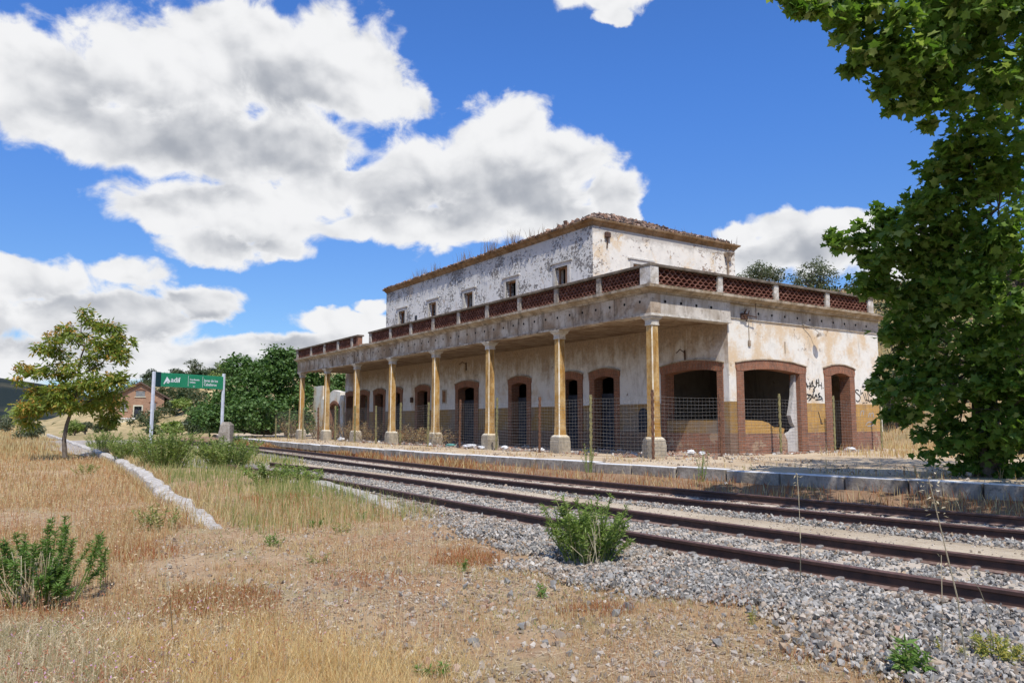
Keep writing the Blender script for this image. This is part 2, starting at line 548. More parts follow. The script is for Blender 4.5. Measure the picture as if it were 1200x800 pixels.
M['rail_head'] = mat_simple('rail_head', (.17, .095, .075), (.10, .055, .045), 14, .5, .5)
M['clip'] = mat_simple('rail_clip_steel', (.26, .25, .24), (.16, .12, .10), 30, .6, .4)
M['concrete'] = mat_weathered('sleeper_concrete', (.44, .36, .27), (.26, .205, .15), (.54, .47, .38), 3.0, .2, .01)
M['kerb'] = mat_weathered('kerb_stone', (.23, .195, .155), (.09, .075, .06), (.38, .335, .28), 2.6, .6, .035)
M['kerb_white'] = mat_weathered('whitewashed_edge', (.74, .72, .68), (.50, .46, .40), (.80, .79, .77), 4.0, .2, .01)
M['wall_concrete'] = mat_weathered('old_concrete', (.47, .42, .35), (.20, .165, .12), (.66, .62, .56), 6.5, .5, .06)
M['post_green'] = mat_simple('mossy_post', (.27, .24, .10), (.14, .125, .075), 14, .85)
M['post_rust'] = mat_simple('rusty_post', (.17, .085, .05), (.09, .05, .035), 14, .85)
M['wire'] = mat_simple('fence_wire', (.28, .27, .26), (.17, .16, .15), 5, .5, .5)
M['sign_green'] = mat_simple('sign_green', (.020, .24, .115), (.028, .265, .13), 2, .35, .5)
M['sign_dark'] = mat_simple('sign_dark', (.008, .035, .04), (.01, .045, .045), 2, .4, .5)
M['white_print'] = mat_simple('white_print', (.82, .83, .82), (.78, .79, .78), 3, .4, .4)
M['sign_post'] = mat_simple('painted_post', (.62, .65, .70), (.50, .52, .56), 4, .5, .4)
M['plastic_white'] = mat_simple('white_plastic', (.80, .80, .80), (.66, .66, .67), 9, .45, .5)
M['plastic_teal'] = mat_simple('teal_plastic', (.10, .32, .30), (.16, .40, .36), 9, .45, .5)
M['plastic_dark'] = mat_simple('dark_plastic', (.05, .055, .06), (.09, .09, .09), 9, .5, .5)
M['shed_brick'] = mat_brick('shed_brick', c1=(.40, .23, .145), c2=(.30, .165, .105), mortar=(.46, .33, .22), w_=.5, h_=.18, dirt=(.42, .27, .17))
M['shed_pale'] = mat_simple('shed_plinth', (.62, .58, .44), (.50, .46, .33), 2)
M['shed_roof'] = mat_simple('shed_roof', (.16, .10, .075), (.10, .07, .055), 3)
M['shutter'] = mat_simple('shed_shutter', (.24, .24, .23), (.16, .16, .16), 3)
M['bark'] = mat_weathered('bark', (.13, .10, .075), (.06, .047, .038), (.20, .17, .135), 5.0, .5, .03)
M['bark_pale'] = mat_weathered('plane_bark', (.27, .24, .18), (.13, .11, .08), (.38, .36, .29), 3.0, .2, .02)
M['leaf_plane'] = mat_leaf('plane_leaf', (.070, .145, .020), (.175, .275, .046), (.27, .34, .10), .10, .48)
M['leaf_fig'] = mat_leaf('fig_leaf', (.055, .115, .024), (.125, .210, .055), (.16, .24, .09), .12, .3)
M['leaf_young'] = mat_leaf('ailanthus_leaf', (.135, .190, .028), (.280, .330, .065), (.40, .31, .07), .14, .42)
M['seed'] = mat_leaf('ailanthus_seed', (.40, .20, .035), (.50, .30, .06), (.30, .22, .05), .3, .3)
M['leaf_olive'] = mat_leaf('olive_leaf', (.085, .105, .055), (.155, .175, .100), (.20, .21, .13), .2, .25)
M['leaf_oak'] = mat_leaf('holm_oak_leaf', (.018, .036, .012), (.045, .072, .024), (.07, .10, .035), .15, .2)
M['leaf_scrub'] = mat_leaf('scrub_leaf', (.022, .040, .014), (.075, .100, .035), (.13, .14, .06), .25, .25)
M['leaf_bush'] = mat_leaf('shrub_leaf', (.130, .195, .038), (.290, .360, .095), (.32, .32, .13), .15, .35)
M['leaf_weed'] = mat_leaf('weed_leaf', (.100, .185, .035), (.190, .310, .065), (.22, .24, .09), .1, .35)
M['leaf_oleander'] = mat_leaf('narrow_leaf', (.110, .180, .025), (.250, .330, .075), (.24, .28, .10), .15, .35)
M['leaf_yellow'] = mat_leaf('yellow_green_leaf', (.28, .29, .06), (.42, .40, .10), (.50, .40, .10), .3, .35)
M['dry_stem'] = mat_leaf('dry_stem', (.42, .34, .20), (.62, .54, .38), None, 0, .15)
M['dead_brown'] = mat_leaf('dead_stem', (.13, .085, .055), (.26, .18, .11), None, 0, .15)
M['straw'] = mat_leaf('straw_blade', (.44, .32, .15), (.70, .56, .32), (.40, .20, .09), .25, .3, .8, .1)
M['straw_red'] = mat_leaf('red_straw_blade', (.38, .20, .095), (.60, .38, .20), (.56, .44, .24), .3, .3, .8, .1)
M['straw_gold'] = mat_leaf('golden_blade', (.56, .40, .16), (.82, .66, .36), (.58, .33, .14), .3, .25, .8, .1)
M['grass_green'] = mat_leaf('green_blade', (.15, .20, .05), (.32, .35, .13), (.50, .42, .20), .3, .35, .8, .1)
M['red_weed'] = mat_leaf('red_weed_blade', (.30, .095, .04), (.45, .18, .075), (.40, .28, .12), .25, .3, .8, .1)
M['heads'] = mat_leaf('seed_head', (.46, .33, .19), (.72, .60, .42), (.42, .19, .11), .35, .3, .8, .1)
M['tangle'] = mat_leaf('tangled_stem', (.36, .29, .17), (.70, .60, .42), (.24, .25, .11), .18, .25, .8, .1)
M['litter_straw'] = mat_leaf('straw_litter', (.44, .33, .20), (.74, .63, .45), (.34, .20, .12), .25, .1, .9, .05)
M['pink'] = mat_leaf('pink_flower', (.50, .26, .40), (.60, .36, .50), None, 0, .3)


def mat_ground():
    m, t, b, o = new_mat('dry_ground', .97, .05)
    oc = obj_co(t)
    n1 = t.noise(oc, .35, 6, .6)
    n2 = t.noise(oc, 1.7, 8, .65, dist=.3)
    n3 = t.noise(oc, 9.0, 8, .7)
    n4 = t.noise(oc, 55.0, 5, .7)
    soil = t.mix(t.step(n2, .35, .68), (.46, .325, .195), (.38, .235, .13))
    soil = t.mix(t.math('MULTIPLY', t.step(n1, .52, .68), .7), soil, (.36, .20, .105))
    soil = t.mix(t.math('MULTIPLY', t.step(n3, .52, .66), .6), soil, (.50, .40, .27))
    soil = t.mix(t.math('MULTIPLY', t.step(t.noise(oc, 3.2, 7, .7), .54, .66), .55), soil, (.27, .20, .125))
    soil = t.mix(t.math('MULTIPLY', t.step(t.noise(oc, .9, 5, .6), .54, .64), .45), soil, (.34, .30, .16))
    soil = t.mix(t.math('MULTIPLY', t.step(n4, .58, .72), .65), soil, (.19, .135, .085))
    soil = t.mix(t.math('MULTIPLY', t.step(n4, .40, .28), .5), soil, (.56, .47, .35))
    # far off the dry grass cover reads as one straw tone
    cd = t.n("ShaderNodeTexCoord").outputs['Object']
    dist = t.vmath('LENGTH', cd)
    far = t.step(dist, 22, 60)
    nf = t.noise(oc, .045, 8, .65)
    straw = t.mix(t.step(nf, .42, .62), (.50, .385, .20), (.36, .28, .13))
    straw = t.mix(t.math('MULTIPLY', t.step(t.noise(oc, .5, 6, .65), .48, .60), .7), straw, (.20, .18, .085))
    col = t.mix(t.math('MULTIPLY', far, .85), soil, straw)
    # distant hills are covered in dark evergreen scrub with few clearings
    hill = t.step(dist, 330, 520)
    sc = t.mix(t.step(t.noise(oc, .012, 9, .7), .50, .66), (.020, .028, .026), (.07, .066, .045))
    col = t.mix(hill, col, sc)
    t.put(b.inputs['Base Color'], col)
    bump(t, b, t.math('ADD', n3, t.math('MULTIPLY', n4, .5)), .04, .8)
    return m


M['ground'] = mat_ground()


def mat_sand(name, a, c, d):
    m, t, b, o = new_mat(name, .97, .05)
    oc = obj_co(t)
    n1 = t.noise(oc, .8, 7, .62)
    n2 = t.noise(oc, 5.0, 8, .68)
    n3 = t.noise(oc, 40.0, 5, .7)
    col = t.mix(t.step(n1, .38, .66), a, c)
    col = t.mix(t.math('MULTIPLY', t.step(n2, .5, .68), .6), col, d)
    col = t.mix(t.math('MULTIPLY', t.step(n3, .60, .74), .5), col, tuple(x * .5 for x in d))
    t.put(b.inputs['Base Color'], col)
    bump(t, b, t.math('ADD', n2, t.math('MULTIPLY', n3, .6)), .025, .8)
    return m


M['platform'] = mat_sand('platform_dirt', (.58, .47, .33), (.46, .34, .215), (.38, .28, .18))
M['bed'] = mat_sand('track_bed', (.42, .38, .33), (.34, .29, .24), (.28, .23, .18))
M['path'] = mat_sand('sandy_path', (.55, .46, .34), (.46, .37, .26), (.36, .28, .19))
M['bank'] = mat_sand('bank_soil', (.30, .19, .115), (.22, .135, .08), (.38, .28, .18))


# ------------------------------------------------------------------ mesh helpers
class Geo:
    """collects vertices and faces for ONE mesh object"""

    def __init__(self):
        self.v, self.f, self.m = [], [], []

    def add(self, vs, fs, mat=0):
        o = len(self.v)
        self.v.extend([tuple(map(float, p)) for p in vs])
        self.f.extend([tuple(i + o for i in f) for f in fs])
        self.m.extend([mat] * len(fs))

    def box(self, x0, x1, y0, y1, z0, z1, mat=0):
        vs = [(x0, y0, z0), (x1, y0, z0), (x1, y1, z0), (x0, y1, z0), (x0, y0, z1), (x1, y0, z1), (x1, y1, z1), (x0, y1, z1)]
        self.add(vs, [(3, 2, 1, 0), (4, 5, 6, 7), (0, 1, 5, 4), (1, 2, 6, 5), (2, 3, 7, 6), (3, 0, 4, 7)], mat)

    def bbox(self, x0, x1, y0, y1, z0, z1, bev=.01, mat=0):
        """box with chamfered upright and top edges"""
        def ring(x0, x1, y0, y1, z, b):
            return [(x0 + b, y0, z), (x1 - b, y0, z), (x1, y0 + b, z), (x1, y1 - b, z), (x1 - b, y1, z), (x0 + b, y1, z), (x0, y1 - b, z), (x0, y0 + b, z)]
        rs = [ring(x0, x1, y0, y1, z0, bev), ring(x0, x1, y0, y1, z1 - bev, bev), ring(x0 + bev, x1 - bev, y0 + bev, y1 - bev, z1, bev * .5)]
        self.loft(rs, mat)

    def loft(self, rings, mat=0, cap=True):
        n = len(rings[0])
        vs = [p for r in rings for p in r]
        fs = []
        for k in range(len(rings) - 1):
            for i in range(n):
                j = (i + 1) % n
                fs.append((k * n + i, k * n + j, (k + 1) * n + j, (k + 1) * n + i))
        if cap:
            fs.append(tuple(range(n - 1, -1, -1)))
            fs.append(tuple((len(rings) - 1) * n + i for i in range(n)))
        self.add(vs, fs, mat)

    def prism(self, poly, axis, d0, d1, mat=0):
        """polygon in (a, z) extruded: axis 'x' -> a is y, axis 'y' -> a is x"""
        n = len(poly)
        if axis == 'x':
            vs = [(d0, a, z) for a, z in poly] + [(d1, a, z) for a, z in poly]
        else:
            vs = [(a, d0, z) for a, z in poly] + [(a, d1, z) for a, z in poly]
        area = sum(poly[i][0] * poly[(i + 1) % n][1] - poly[(i + 1) % n][0] * poly[i][1] for i in range(n))
        fs = [tuple(range(n)), tuple(range(2 * n - 1, n - 1, -1))] + [(i, n + i, n + (i + 1) % n, (i + 1) % n) for i in range(n)]
        flip = (area > 0) == (axis == 'x')
        if d1 < d0:
            flip = not flip
        if flip:
            fs = [tuple(reversed(f)) for f in fs]
        self.add(vs, fs, mat)

    def curtain(self, low, top, axis, d0, d1):
        """a wall whose lower edge steps up over arches: low is a run of (a, z)"""
        ids, vs, fs = {}, [], []

        def vid(d, a, z):
            k = (d, round(a, 5), round(z, 5))
            if k not in ids:
                ids[k] = len(vs)
                vs.append((d, a, z) if axis == 'x' else (a, d, z))
            return ids[k]
        fl = axis == 'x'
        for (a0, z0), (a1, z1) in zip(low[:-1], low[1:]):
            q = lambda *p: fs.append(p if fl else p[::-1])
            if abs(a1 - a0) < 1e-6:
                q(vid(d0, a0, z0), vid(d0, a1, z1), vid(d1, a1, z1), vid(d1, a0, z0))
                continue
            q(vid(d0, a0, z0), vid(d0, a0, top), vid(d0, a1, top), vid(d0, a1, z1))
            q(vid(d1, a0, z0), vid(d1, a1, z1), vid(d1, a1, top), vid(d1, a0, top))
            q(vid(d0, a0, z0), vid(d0, a1, z1), vid(d1, a1, z1), vid(d1, a0, z0))
            q(vid(d0, a0, top), vid(d1, a0, top), vid(d1, a1, top), vid(d0, a1, top))
        for (a, z), o in ((low[0], 0), (low[-1], 1)):
            fs.append((vid(d0, a, z), vid(d1, a, z), vid(d1, a, top), vid(d0, a, top)))
        self.add(vs, fs)

    def tube(self, pts, rad, sides=6, mat=0):
        pts = [np.array(p, float) for p in pts]
        if not hasattr(rad, '__len__'):
            rad = [rad] * len(pts)
        rings = []
        for i, p in enumerate(pts):
            d = pts[min(i + 1, len(pts) - 1)] - pts[max(i - 1, 0)]
            d /= (np.linalg.norm(d) + 1e-9)
            a = np.cross(d, (0, 0, 1) if abs(d[2]) < .9 else (1, 0, 0)); a /= np.linalg.norm(a)
            b = np.cross(d, a)
            rings.append([p + rad[i] * (a * math.cos(t) + b * math.sin(t)) for t in np.linspace(0, 2 * math.pi, sides, endpoint=False)])
        self.loft([r[::-1] for r in rings], mat)

    def build(self, name, mats, parent=None, origin=(0, 0, 0), smooth=False):
        me = bpy.data.meshes.new(name)
        ox, oy, oz = origin
        me.from_pydata([(x - ox, y - oy, z - oz) for x, y, z in self.v], [], self.f)
        mats = mats if isinstance(mats, (list, tuple)) else [mats]
        for m in mats:
            me.materials.append(m)
        if len(mats) > 1:
            me.polygons.foreach_set('material_index', self.m)
        if smooth:
            me.polygons.foreach_set('use_smooth', [True] * len(me.polygons))
        me.update()
        o = bpy.data.objects.new(name, me)
        COL.objects.link(o)
        o.location = origin
        if parent:
            o.parent = parent
        return o


def build_np(name, chunks, mats, parent=None, smooth=False):
    """chunks: list of (verts (n,3), [faces (m,k), ...], material index)"""
    Vs, loops, starts, totals, mi = [], [], [], [], []
    vo = lo = 0
    for Vv, Fs, mat in chunks:
        for Fa in Fs:
            k = Fa.shape[1]
            loops.append((Fa + vo).ravel())
            starts.append(lo + np.arange(len(Fa)) * k)
            totals.append(np.full(len(Fa), k))
            mi.append(np.full(len(Fa), mat))
            lo += Fa.size
        Vs.append(Vv)
        vo += len(Vv)
    Vs = np.concatenate(Vs).astype(np.float32)
    loops = np.concatenate(loops).astype(np.int32)
    starts = np.concatenate(starts).astype(np.int32)
    totals = np.concatenate(totals).astype(np.int32)
    mi = np.concatenate(mi).astype(np.int32)
    me = bpy.data.meshes.new(name)
    me.vertices.add(len(Vs)); me.vertices.foreach_set('co', Vs.ravel())
    me.loops.add(len(loops)); me.loops.foreach_set('vertex_index', loops)
    me.polygons.add(len(starts)); me.polygons.foreach_set('loop_start', starts); me.polygons.foreach_set('loop_total', totals)
    mats = mats if isinstance(mats, (list, tuple)) else [mats]
    for m in mats:
        me.materials.append(m)
    me.polygons.foreach_set('material_index', mi)
    me.polygons.foreach_set('use_smooth', np.full(len(starts), bool(smooth)))
    me.update(calc_edges=True)
    me.validate()
    o = bpy.data.objects.new(name, me)
    COL.objects.link(o)
    if parent:
        o.parent = parent
    return o


def thing(name, label, cat, loc=(0, 0, 0), rotz=0.0, group=None):
    o = bpy.data.objects.new(name, None)
    o.empty_display_size = .3
    COL.objects.link(o)
    o.location = loc
    o.rotation_euler = (0, 0, rotz)
    o['label'] = label
    o['category'] = cat
    if group:
        o['group'] = group
    return o


def tag(o, label=None, cat=None, group=None, kind=None):
    if label:
        o['label'] = label
    if cat:
        o['category'] = cat
    if group:
        o['group'] = group
    if kind:
        o['kind'] = kind
    return o


def place_copy(src, loc, rotz=0.0, scale=1.0, label=None):
    c = src.copy()
    COL.objects.link(c)
    c.location = loc
    c.rotation_euler = (0, 0, rotz)
    c.scale = (scale,) * 3
    if label:
        c['label'] = label
    for ch in src.children:
        d = ch.copy()
        COL.objects.link(d)
        d.parent = c
        for g in ch.children:
            e = g.copy()
            COL.objects.link(e)
            e.parent = d
    return c


def in_frame(o):
    o.location = (P0[0], P0[1], 0)
    o.rotation_euler = (0, 0, FRAME_ROT)
    return o


# smooth 2-D value noise for scattering
def vnoise(x, y, seed=0):
    x = np.asarray(x, float); y = np.asarray(y, float)
    xi, yi = np.floor(x).astype(np.int64), np.floor(y).astype(np.int64)
    xf, yf = x - xi, y - yi
    xf = xf * xf * (3 - 2 * xf); yf = yf * yf * (3 - 2 * yf)

    def h(a, b):
        n = (a * 374761393 + b * 668265263 + seed * 974711) & 0x7fffffff
        n = ((n ^ (n >> 13)) * 1274126177) & 0x7fffffff
        return ((n ^ (n >> 16)) & 0xffff) / 65535.0
    a = h(xi, yi) * (1 - xf) + h(xi + 1, yi) * xf
    b = h(xi, yi + 1) * (1 - xf) + h(xi + 1, yi + 1) * xf
    return a * (1 - yf) + b * yf


def fbm(x, y, seed=0, n=4):
    s, a, t = 0, 1, 0
    for k in range(n):
        s = s + a * vnoise(x * 2 ** k, y * 2 ** k, seed + k * 7); t += a; a *= .5
    return s / t


def sstep(x, a, b):
    t = np.clip((x - a) / (b - a), 0, 1)
    return t * t * (3 - 2 * t)


def in_poly(px, py, poly):
    inside = np.zeros(np.shape(px), bool)
    n = len(poly)
    for i in range(n):
        x1, y1 = poly[i]; x2, y2 = poly[(i + 1) % n]
        c = ((y1 > py) != (y2 > py)) & (px < (x2 - x1) * (py - y1) / ((y2 - y1) + 1e-12) + x1)
        inside ^= c
    return inside


# ------------------------------------------------------------------ track, kerb and terrain shapes in plan
def clampf(u, c, lo, hi):
    uc = np.clip(u, lo, hi)
    return np.polyval(c, uc) + (u - uc) * np.polyval(np.polyder(c), uc)


def c_near(u):
    return clampf(np.asarray(u, float), [-0.000417, -0.003965, 0.007609, -8.575697], -13.5, 6.0)


def c_far(u):
    return clampf(np.asarray(u, float), [-0.000078, 0.003768, -0.01531, -5.206928], -13, 34)


def c_kerb(u):
    return clampf(np.asarray(u, float), [-0.000006, 0.002765, -0.074712, -3.219639], -13, 38)


KERB1 = [(-4.55, -13.5), (-1.95, -13.36), (1.74, -13.21), (7.6, -12.75), (17.8, -12.3), (30, -12.0), (60, -11.6), (97, -11.2)]
K1U, K1V = np.array([p[0] for p in KERB1]), np.array([p[1] for p in KERB1])

RIDGE_X = [-400, 0, 60, 110, 170, 230, 300, 360, 450, 600, 780, 880, 960, 1040, 1100, 1250, 1500, 2200]
RIDGE_Y = [497, 497, 492, 474, 455, 441, 441, 432, 425, 405, 370, 346, 345, 338, 325, 310, 330, 400]
RIDGE_R = [260, 250, 240, 230, 220, 200, 190, 170, 150, 120, 95, 80, 76, 72, 70, 66, 60, 55]
RIDGE_0 = [150, 140, 140, 140, 130, 110, 105, 100, 90, 70, 52, 44, 40, 37, 34, 30, 28, 26]
FAR_X = [-900, -300, 0, 30, 60, 100, 170, 260, 500, 1200]
FAR_Y = [450, 436, 440, 446, 452, 462, 476, 488, 493, 492]


def terrain(X, Y):
    X = np.asarray(X, float); Y = np.asarray(Y, float)
    r = np.hypot(X, Y)
    a = np.arctan2(X, Y)
    u, v = to_uv(X, Y)
    z = np.zeros_like(X)
    kv = c_kerb(u)
    near = sstep(r, 400, 200)
    # platform level behind the kerb
    z = z + (.47 - z) * sstep(v, kv + .3, kv + .6) * sstep(u, 95, 70)
    # the track bed lies a little above the field left of the old loading edge
    k1 = np.interp(u, K1U, K1V)
    left = sstep(v, k1 + .12, k1 - .12) * sstep(u, -4.6, 3.0)
    z = z - .16 * left * sstep(v, 3, 0)
    z = z + .10 * sstep(v, k1 - .05, k1 + .6) * sstep(u, -5, 6) * sstep(v, kv + .3, kv - .2)
    # fine unevenness near by
    bedm = sstep(v, -11.0, -9.9) * sstep(v, kv + .2, kv - .1)
    z = z + (fbm(X * .9, Y * .9, 3) - .5) * .12 * (1 - bedm) * sstep(r, 60, 20) * sstep(v, -.5, -3) + (fbm(X * 5, Y * 5, 9) - .5) * .03 * (1 - bedm) * sstep(r, 40, 12) * sstep(v, -.5, -3)
    # hills
    af = np.clip(a, R(-89), R(89))
    xp = 600 + F_PX * np.tan(np.clip(af, R(-60), R(62)))
    ca = np.maximum(np.cos(af), .25)
    ry = np.interp(xp, RIDGE_X, RIDGE_Y)
    rr = np.interp(xp, RIDGE_X, RIDGE_R)
    r0 = np.interp(xp, RIDGE_X, RIDGE_0)
    hz = (HZ - ry) / F_PX * rr * ca + 1.2
    t = np.clip((r - r0) / (rr - r0), 0, 2.2)
    up = np.where(t < 1, t * t * (3 - 2 * t), 1 - .12 * (t - 1))
    front = sstep(np.cos(a), -.1, .3)
    bump_ = (fbm(X * .045, Y * .045, 21) - .5) * 3.0 * np.clip(t, 0, 1) * np.clip(hz / 8, 0, 1)
    z = np.maximum(z, z * (1 - np.clip(t * 4, 0, 1)) + (hz * up + bump_ + .5 * np.clip(t * 4, 0, 1)) * front * sstep(t, 0, .05))
    fy = np.interp(xp, FAR_X, FAR_Y)
    hf = (HZ - fy) / F_PX * 900 * ca
    tf = np.clip((r - 420) / 480, 0, 2.5)
    upf = np.where(tf < 1, tf * tf * (3 - 2 * tf), 1 - .1 * (tf - 1))
    far = (hf * upf + (fbm(X * .006, Y * .006, 31) - .5) * 22 * np.clip(tf, 0, 1)) * front
    z = np.where(tf > 0, np.maximum(z * sstep(t, 2.2, 1.6), far), z)
    return z


def zt(X, Y):
    return float(terrain(np.array([X]), np.array([Y]))[0])


def ground_sheet():
    ang = np.concatenate([np.linspace(R(-180), R(-50), 40)[:-1], np.linspace(R(-50), R(50), 340), np.linspace(R(50), R(180), 40)[1:]])
    rad = np.concatenate([[0.0], np.geomspace(1.2, 60, 330), np.geomspace(62, 320, 90), np.geomspace(330, 4000, 50)])
    A, Rr = np.meshgrid(ang, rad)
    X, Y = Rr * np.sin(A), Rr * np.cos(A)
    Z = terrain(X, Y)
    u, v = to_uv(X, Y)
    kv = c_kerb(u)
    Z = np.where((v > -12) & (v < kv + .45) & (u > -40) & (u < 70) & (v > np.minimum(c_near(u), -7.5) - 1.5), Z - .07, Z)
    nA, nR = len(ang), len(rad)
    Vv = np.stack([X, Y, Z], -1).reshape(-1, 3)
    i = np.arange(nR - 1)[:, None] * nA + np.arange(nA - 1)[None, :]
    F = np.stack([i, i + 1, i + nA + 1, i + nA], -1).reshape(-1, 4)[:, ::-1]
    o = build_np('ground', [(Vv, [F], 0)], M['ground'], smooth=True)
    tag(o, kind='structure')


ground_sheet()


def strip(name, us, prof, mat):
    """a long sheet following the tracks; prof(u) gives [(v, z), ...]"""
    rows = [prof(float(u)) for u in us]
    n = len(rows[0])
    Vv = np.array([[v, u, z] for u, row in zip(us, rows) for v, z in row])
    i = np.arange(len(us) - 1)[:, None] * n + np.arange(n - 1)[None, :]
    F = np.stack([i, i + 1, i + n + 1, i + n], -1).reshape(-1, 4)
    o = build_np(name, [(Vv, [F], 0)], mat, smooth=True)
    in_frame(o)
    tag(o, kind='structure')
    return o


US = np.concatenate([np.arange(-36, 20, .4), np.arange(20, 62, 1.5)])


def jit(u, v, amp, seed):
    return (float(fbm(np.array([u * 1.3]), np.array([v * 1.3]), seed)[0]) - .5) * amp


def bed_prof(u):
    a, b, k = float(c_near(u)), float(c_far(u)), float(c_kerb(u))
    k = min(k, b + 2.6)
    near_edge = min(a, -7.8) - 2.0
    row = []
    for v in np.linspace(near_edge, b + 1.1, 26):
        z = .015 + .03 * float(sstep(v, near_edge, near_edge + 1.6)) + jit(u, v, .035, 40)
        if v < near_edge + .01:
            z = -.09
        row.append((v, z))
    return row


strip('track_bed', US, bed_prof, M['bed'])
strip('bank', US, lambda u: [(float(c_far(u)) + .95, .02), (float(c_far(u)) + 1.2, .09 + jit(u, 1, .06, 50)), (float(c_far(u)) + 1.2 + .4 * (float(c_kerb(u)) - float(c_far(u)) - 1.2), .17 + jit(u, 2, .09, 51)),
                             (float(c_kerb(u)) - .05, .29 + jit(u, 3, .07, 52)), (float(c_kerb(u)) + .3, .30)], M['bank'])


def path_mid(u):
    return (float(c_near(u)) + .834 + float(c_far(u)) - .834) / 2 - .02


strip('path', np.concatenate([np.arange(-36, 20, .4), np.arange(20, 40, 1.5)]),
      lambda u: [(path_mid(u) - .50 + jit(u, 5, .16, 60), .03), (path_mid(u) - .40 + jit(u, 5, .16, 60), .085), (path_mid(u), .095), (path_mid(u) + .36 + jit(u, 6, .12, 61), .085), (path_mid(u) + .45 + jit(u, 6, .12, 61), .03)], M['path'])


def plat_prof(u):
    k = float(c_kerb(u))
    row = [(k + .40, .52), (k + .42, .552)]
    for v in (k + .8, k + 1.3, k + 1.9, k + 2.6):
        row.append((v, .55 + jit(u, v, .05, 70)))
    row += [(max(k + 3.0, 3.6), .56), (13.5, .56), (16.0, .50)]
    return row


strip('platform', US, plat_prof, M['platform'])

# ------------------------------------------------------------------ platform kerb, stone by stone
kerb = thing('platform_kerb', 'long grey stone platform edge with worn white top beside the far track', 'platform edge', (P0[0], P0[1], 0), FRAME_ROT)
rk = random.Random(3)
u = 52.0
while u > -30:
    ln = rk.uniform(1.05, 1.45)
    u1 = u - ln
    um = (u + u1) / 2
    slope = (float(c_kerb(u)) - float(c_kerb(u1))) / (u - u1)
    g = Geo()
    dz, dv = rk.uniform(-.016, .016), rk.uniform(-.02, .02)
    h = ln / 2 - rk.uniform(.006, .016)
    g.bbox(0 + dv, .46 + dv, -h, h, .27 + dz, .548 + dz, .022)
    o = g.build('kerb_stone', [M['kerb']], kerb)
    g2 = Geo()
    g2.bbox(.004 + dv, .30 + rk.uniform(-.05, .05), -h + .012, h - .012, .540 + dz, .5535 + dz, .004)
    g2.build('whitewash', [M['kerb_white']], o)
    o.location = (float(c_kerb(um)), um, 0)
    o.rotation_euler = (rk.uniform(-.008, .008), rk.uniform(-.01, .01), -math.atan(slope))
    u = u1


# ------------------------------------------------------------------ rails, sleepers
def rail_profile():
    return [(-.07, 0), (-.07, .012), (-.012, .03), (-.009, .11), (-.035, .122), (-.036, .152), (-.03, .16), (.03, .16), (.036, .152), (.035, .122), (.009, .11), (.012, .03), (.07, .012), (.07, 0)]


def rail_mesh(cf, off, us, z0, parent, base):
    prof = rail_profile()
    n = len(prof)
    rows = []
    for u in us:
        s = float(cf(u + .05) - cf(u - .05)) / .1
        L = math.hypot(1, s)
        for a, z in prof:
            rows.append((float(cf(u)) + (off + a) / L * 1.0 - base[0], u - (off + a) * s / L - base[1], z0 + z))
    Vv = np.array(rows)
    F, MI = [], []
    for k in range(len(us) - 1):
        for i in range(n):
            j = (i + 1) % n
            F.append((k * n + i, (k + 1) * n + i, (k + 1) * n + j, k * n + j))
            MI.append(1 if 5 <= i <= 7 else (2 if i in (1, 11) else 0))
    F = np.array(F)[:, ::-1]
    MI = np.array(MI)
    o = build_np('rail', [(Vv, [F[MI == 0]], 0), (Vv, [F[MI == 1]], 1), (Vv, [F[MI == 2]], 2)], [M['rail'], M['rail_head'], M['rail_foot']], parent)
    return o


clip_geo = Geo()
clip_geo.bbox(-.105, .105, -.032, .032, .0, .042, .012)
sleep_geo = Geo()
sleep_geo.bbox(-1.3, 1.3, -.14, .14, -.14, .0, .02)
clip_me = None
sleep_me = None


def track(cf, urange, label, sleepers, z0=.05):
    global clip_me, sleep_me
    base = (float(cf(0)), 0.0)
    t = thing('railway_track', label, 'railway track', wpt(0, base[0], 0), FRAME_ROT)
    us = np.arange(urange[0], urange[1] + .01, .5)
    for s in (-1, 1):
        rail_mesh(cf, s * .834, us, z0, t, base)
    for u in np.arange(sleepers[0], sleepers[1], .6):
        s = float(cf(u + .05) - cf(u - .05)) / .1
        if sleep_me is None:
            o = sleep_geo.build('sleeper', M['concrete'], t); sleep_me = o.data
        else:
            o = bpy.data.objects.new('sleeper', sleep_me); COL.objects.link(o); o.parent = t
        o.location = (float(cf(u)) - base[0], u, z0 + .006)
        o.rotation_euler = (0, 0, -math.atan(s))
        if sleepers[2]:
            for sd in (-.834, .834):
                if clip_me is None:
                    c = clip_geo.build('rail_clip', M['clip'], o); clip_me = c.data
                else:
                    c = bpy.data.objects.new('rail_clip', clip_me); COL.objects.link(c); c.parent = o
                c.location = (sd, 0, .002)
    return t


track(c_near, (-34, 10.5), 'near railway track with rusty brown rails on grey ballast and concrete sleepers', (-15.2, 9.0, True))
track(c_far, (-34, 58), 'far railway track with rusty rails running close along the platform edge', (-14.0, 14.0, False))


# ------------------------------------------------------------------ loose stones (gravel)
SHARD_V = np.array([(1, 0, 0), (-1, 0, 0), (0, 1, 0), (0, -1, 0), (0, 0, 1), (0, 0, -1), (.62, .62, .55), (-.6, -.6, .6)], float)
SHARD_F = np.array([(0, 2, 6), (2, 4, 6), (4, 0, 6), (1, 3, 7), (3, 4, 7), (4, 1, 7), (2, 1, 4), (3, 0, 4), (2, 0, 5), (1, 2, 5), (3, 1, 5), (0, 3, 5)])


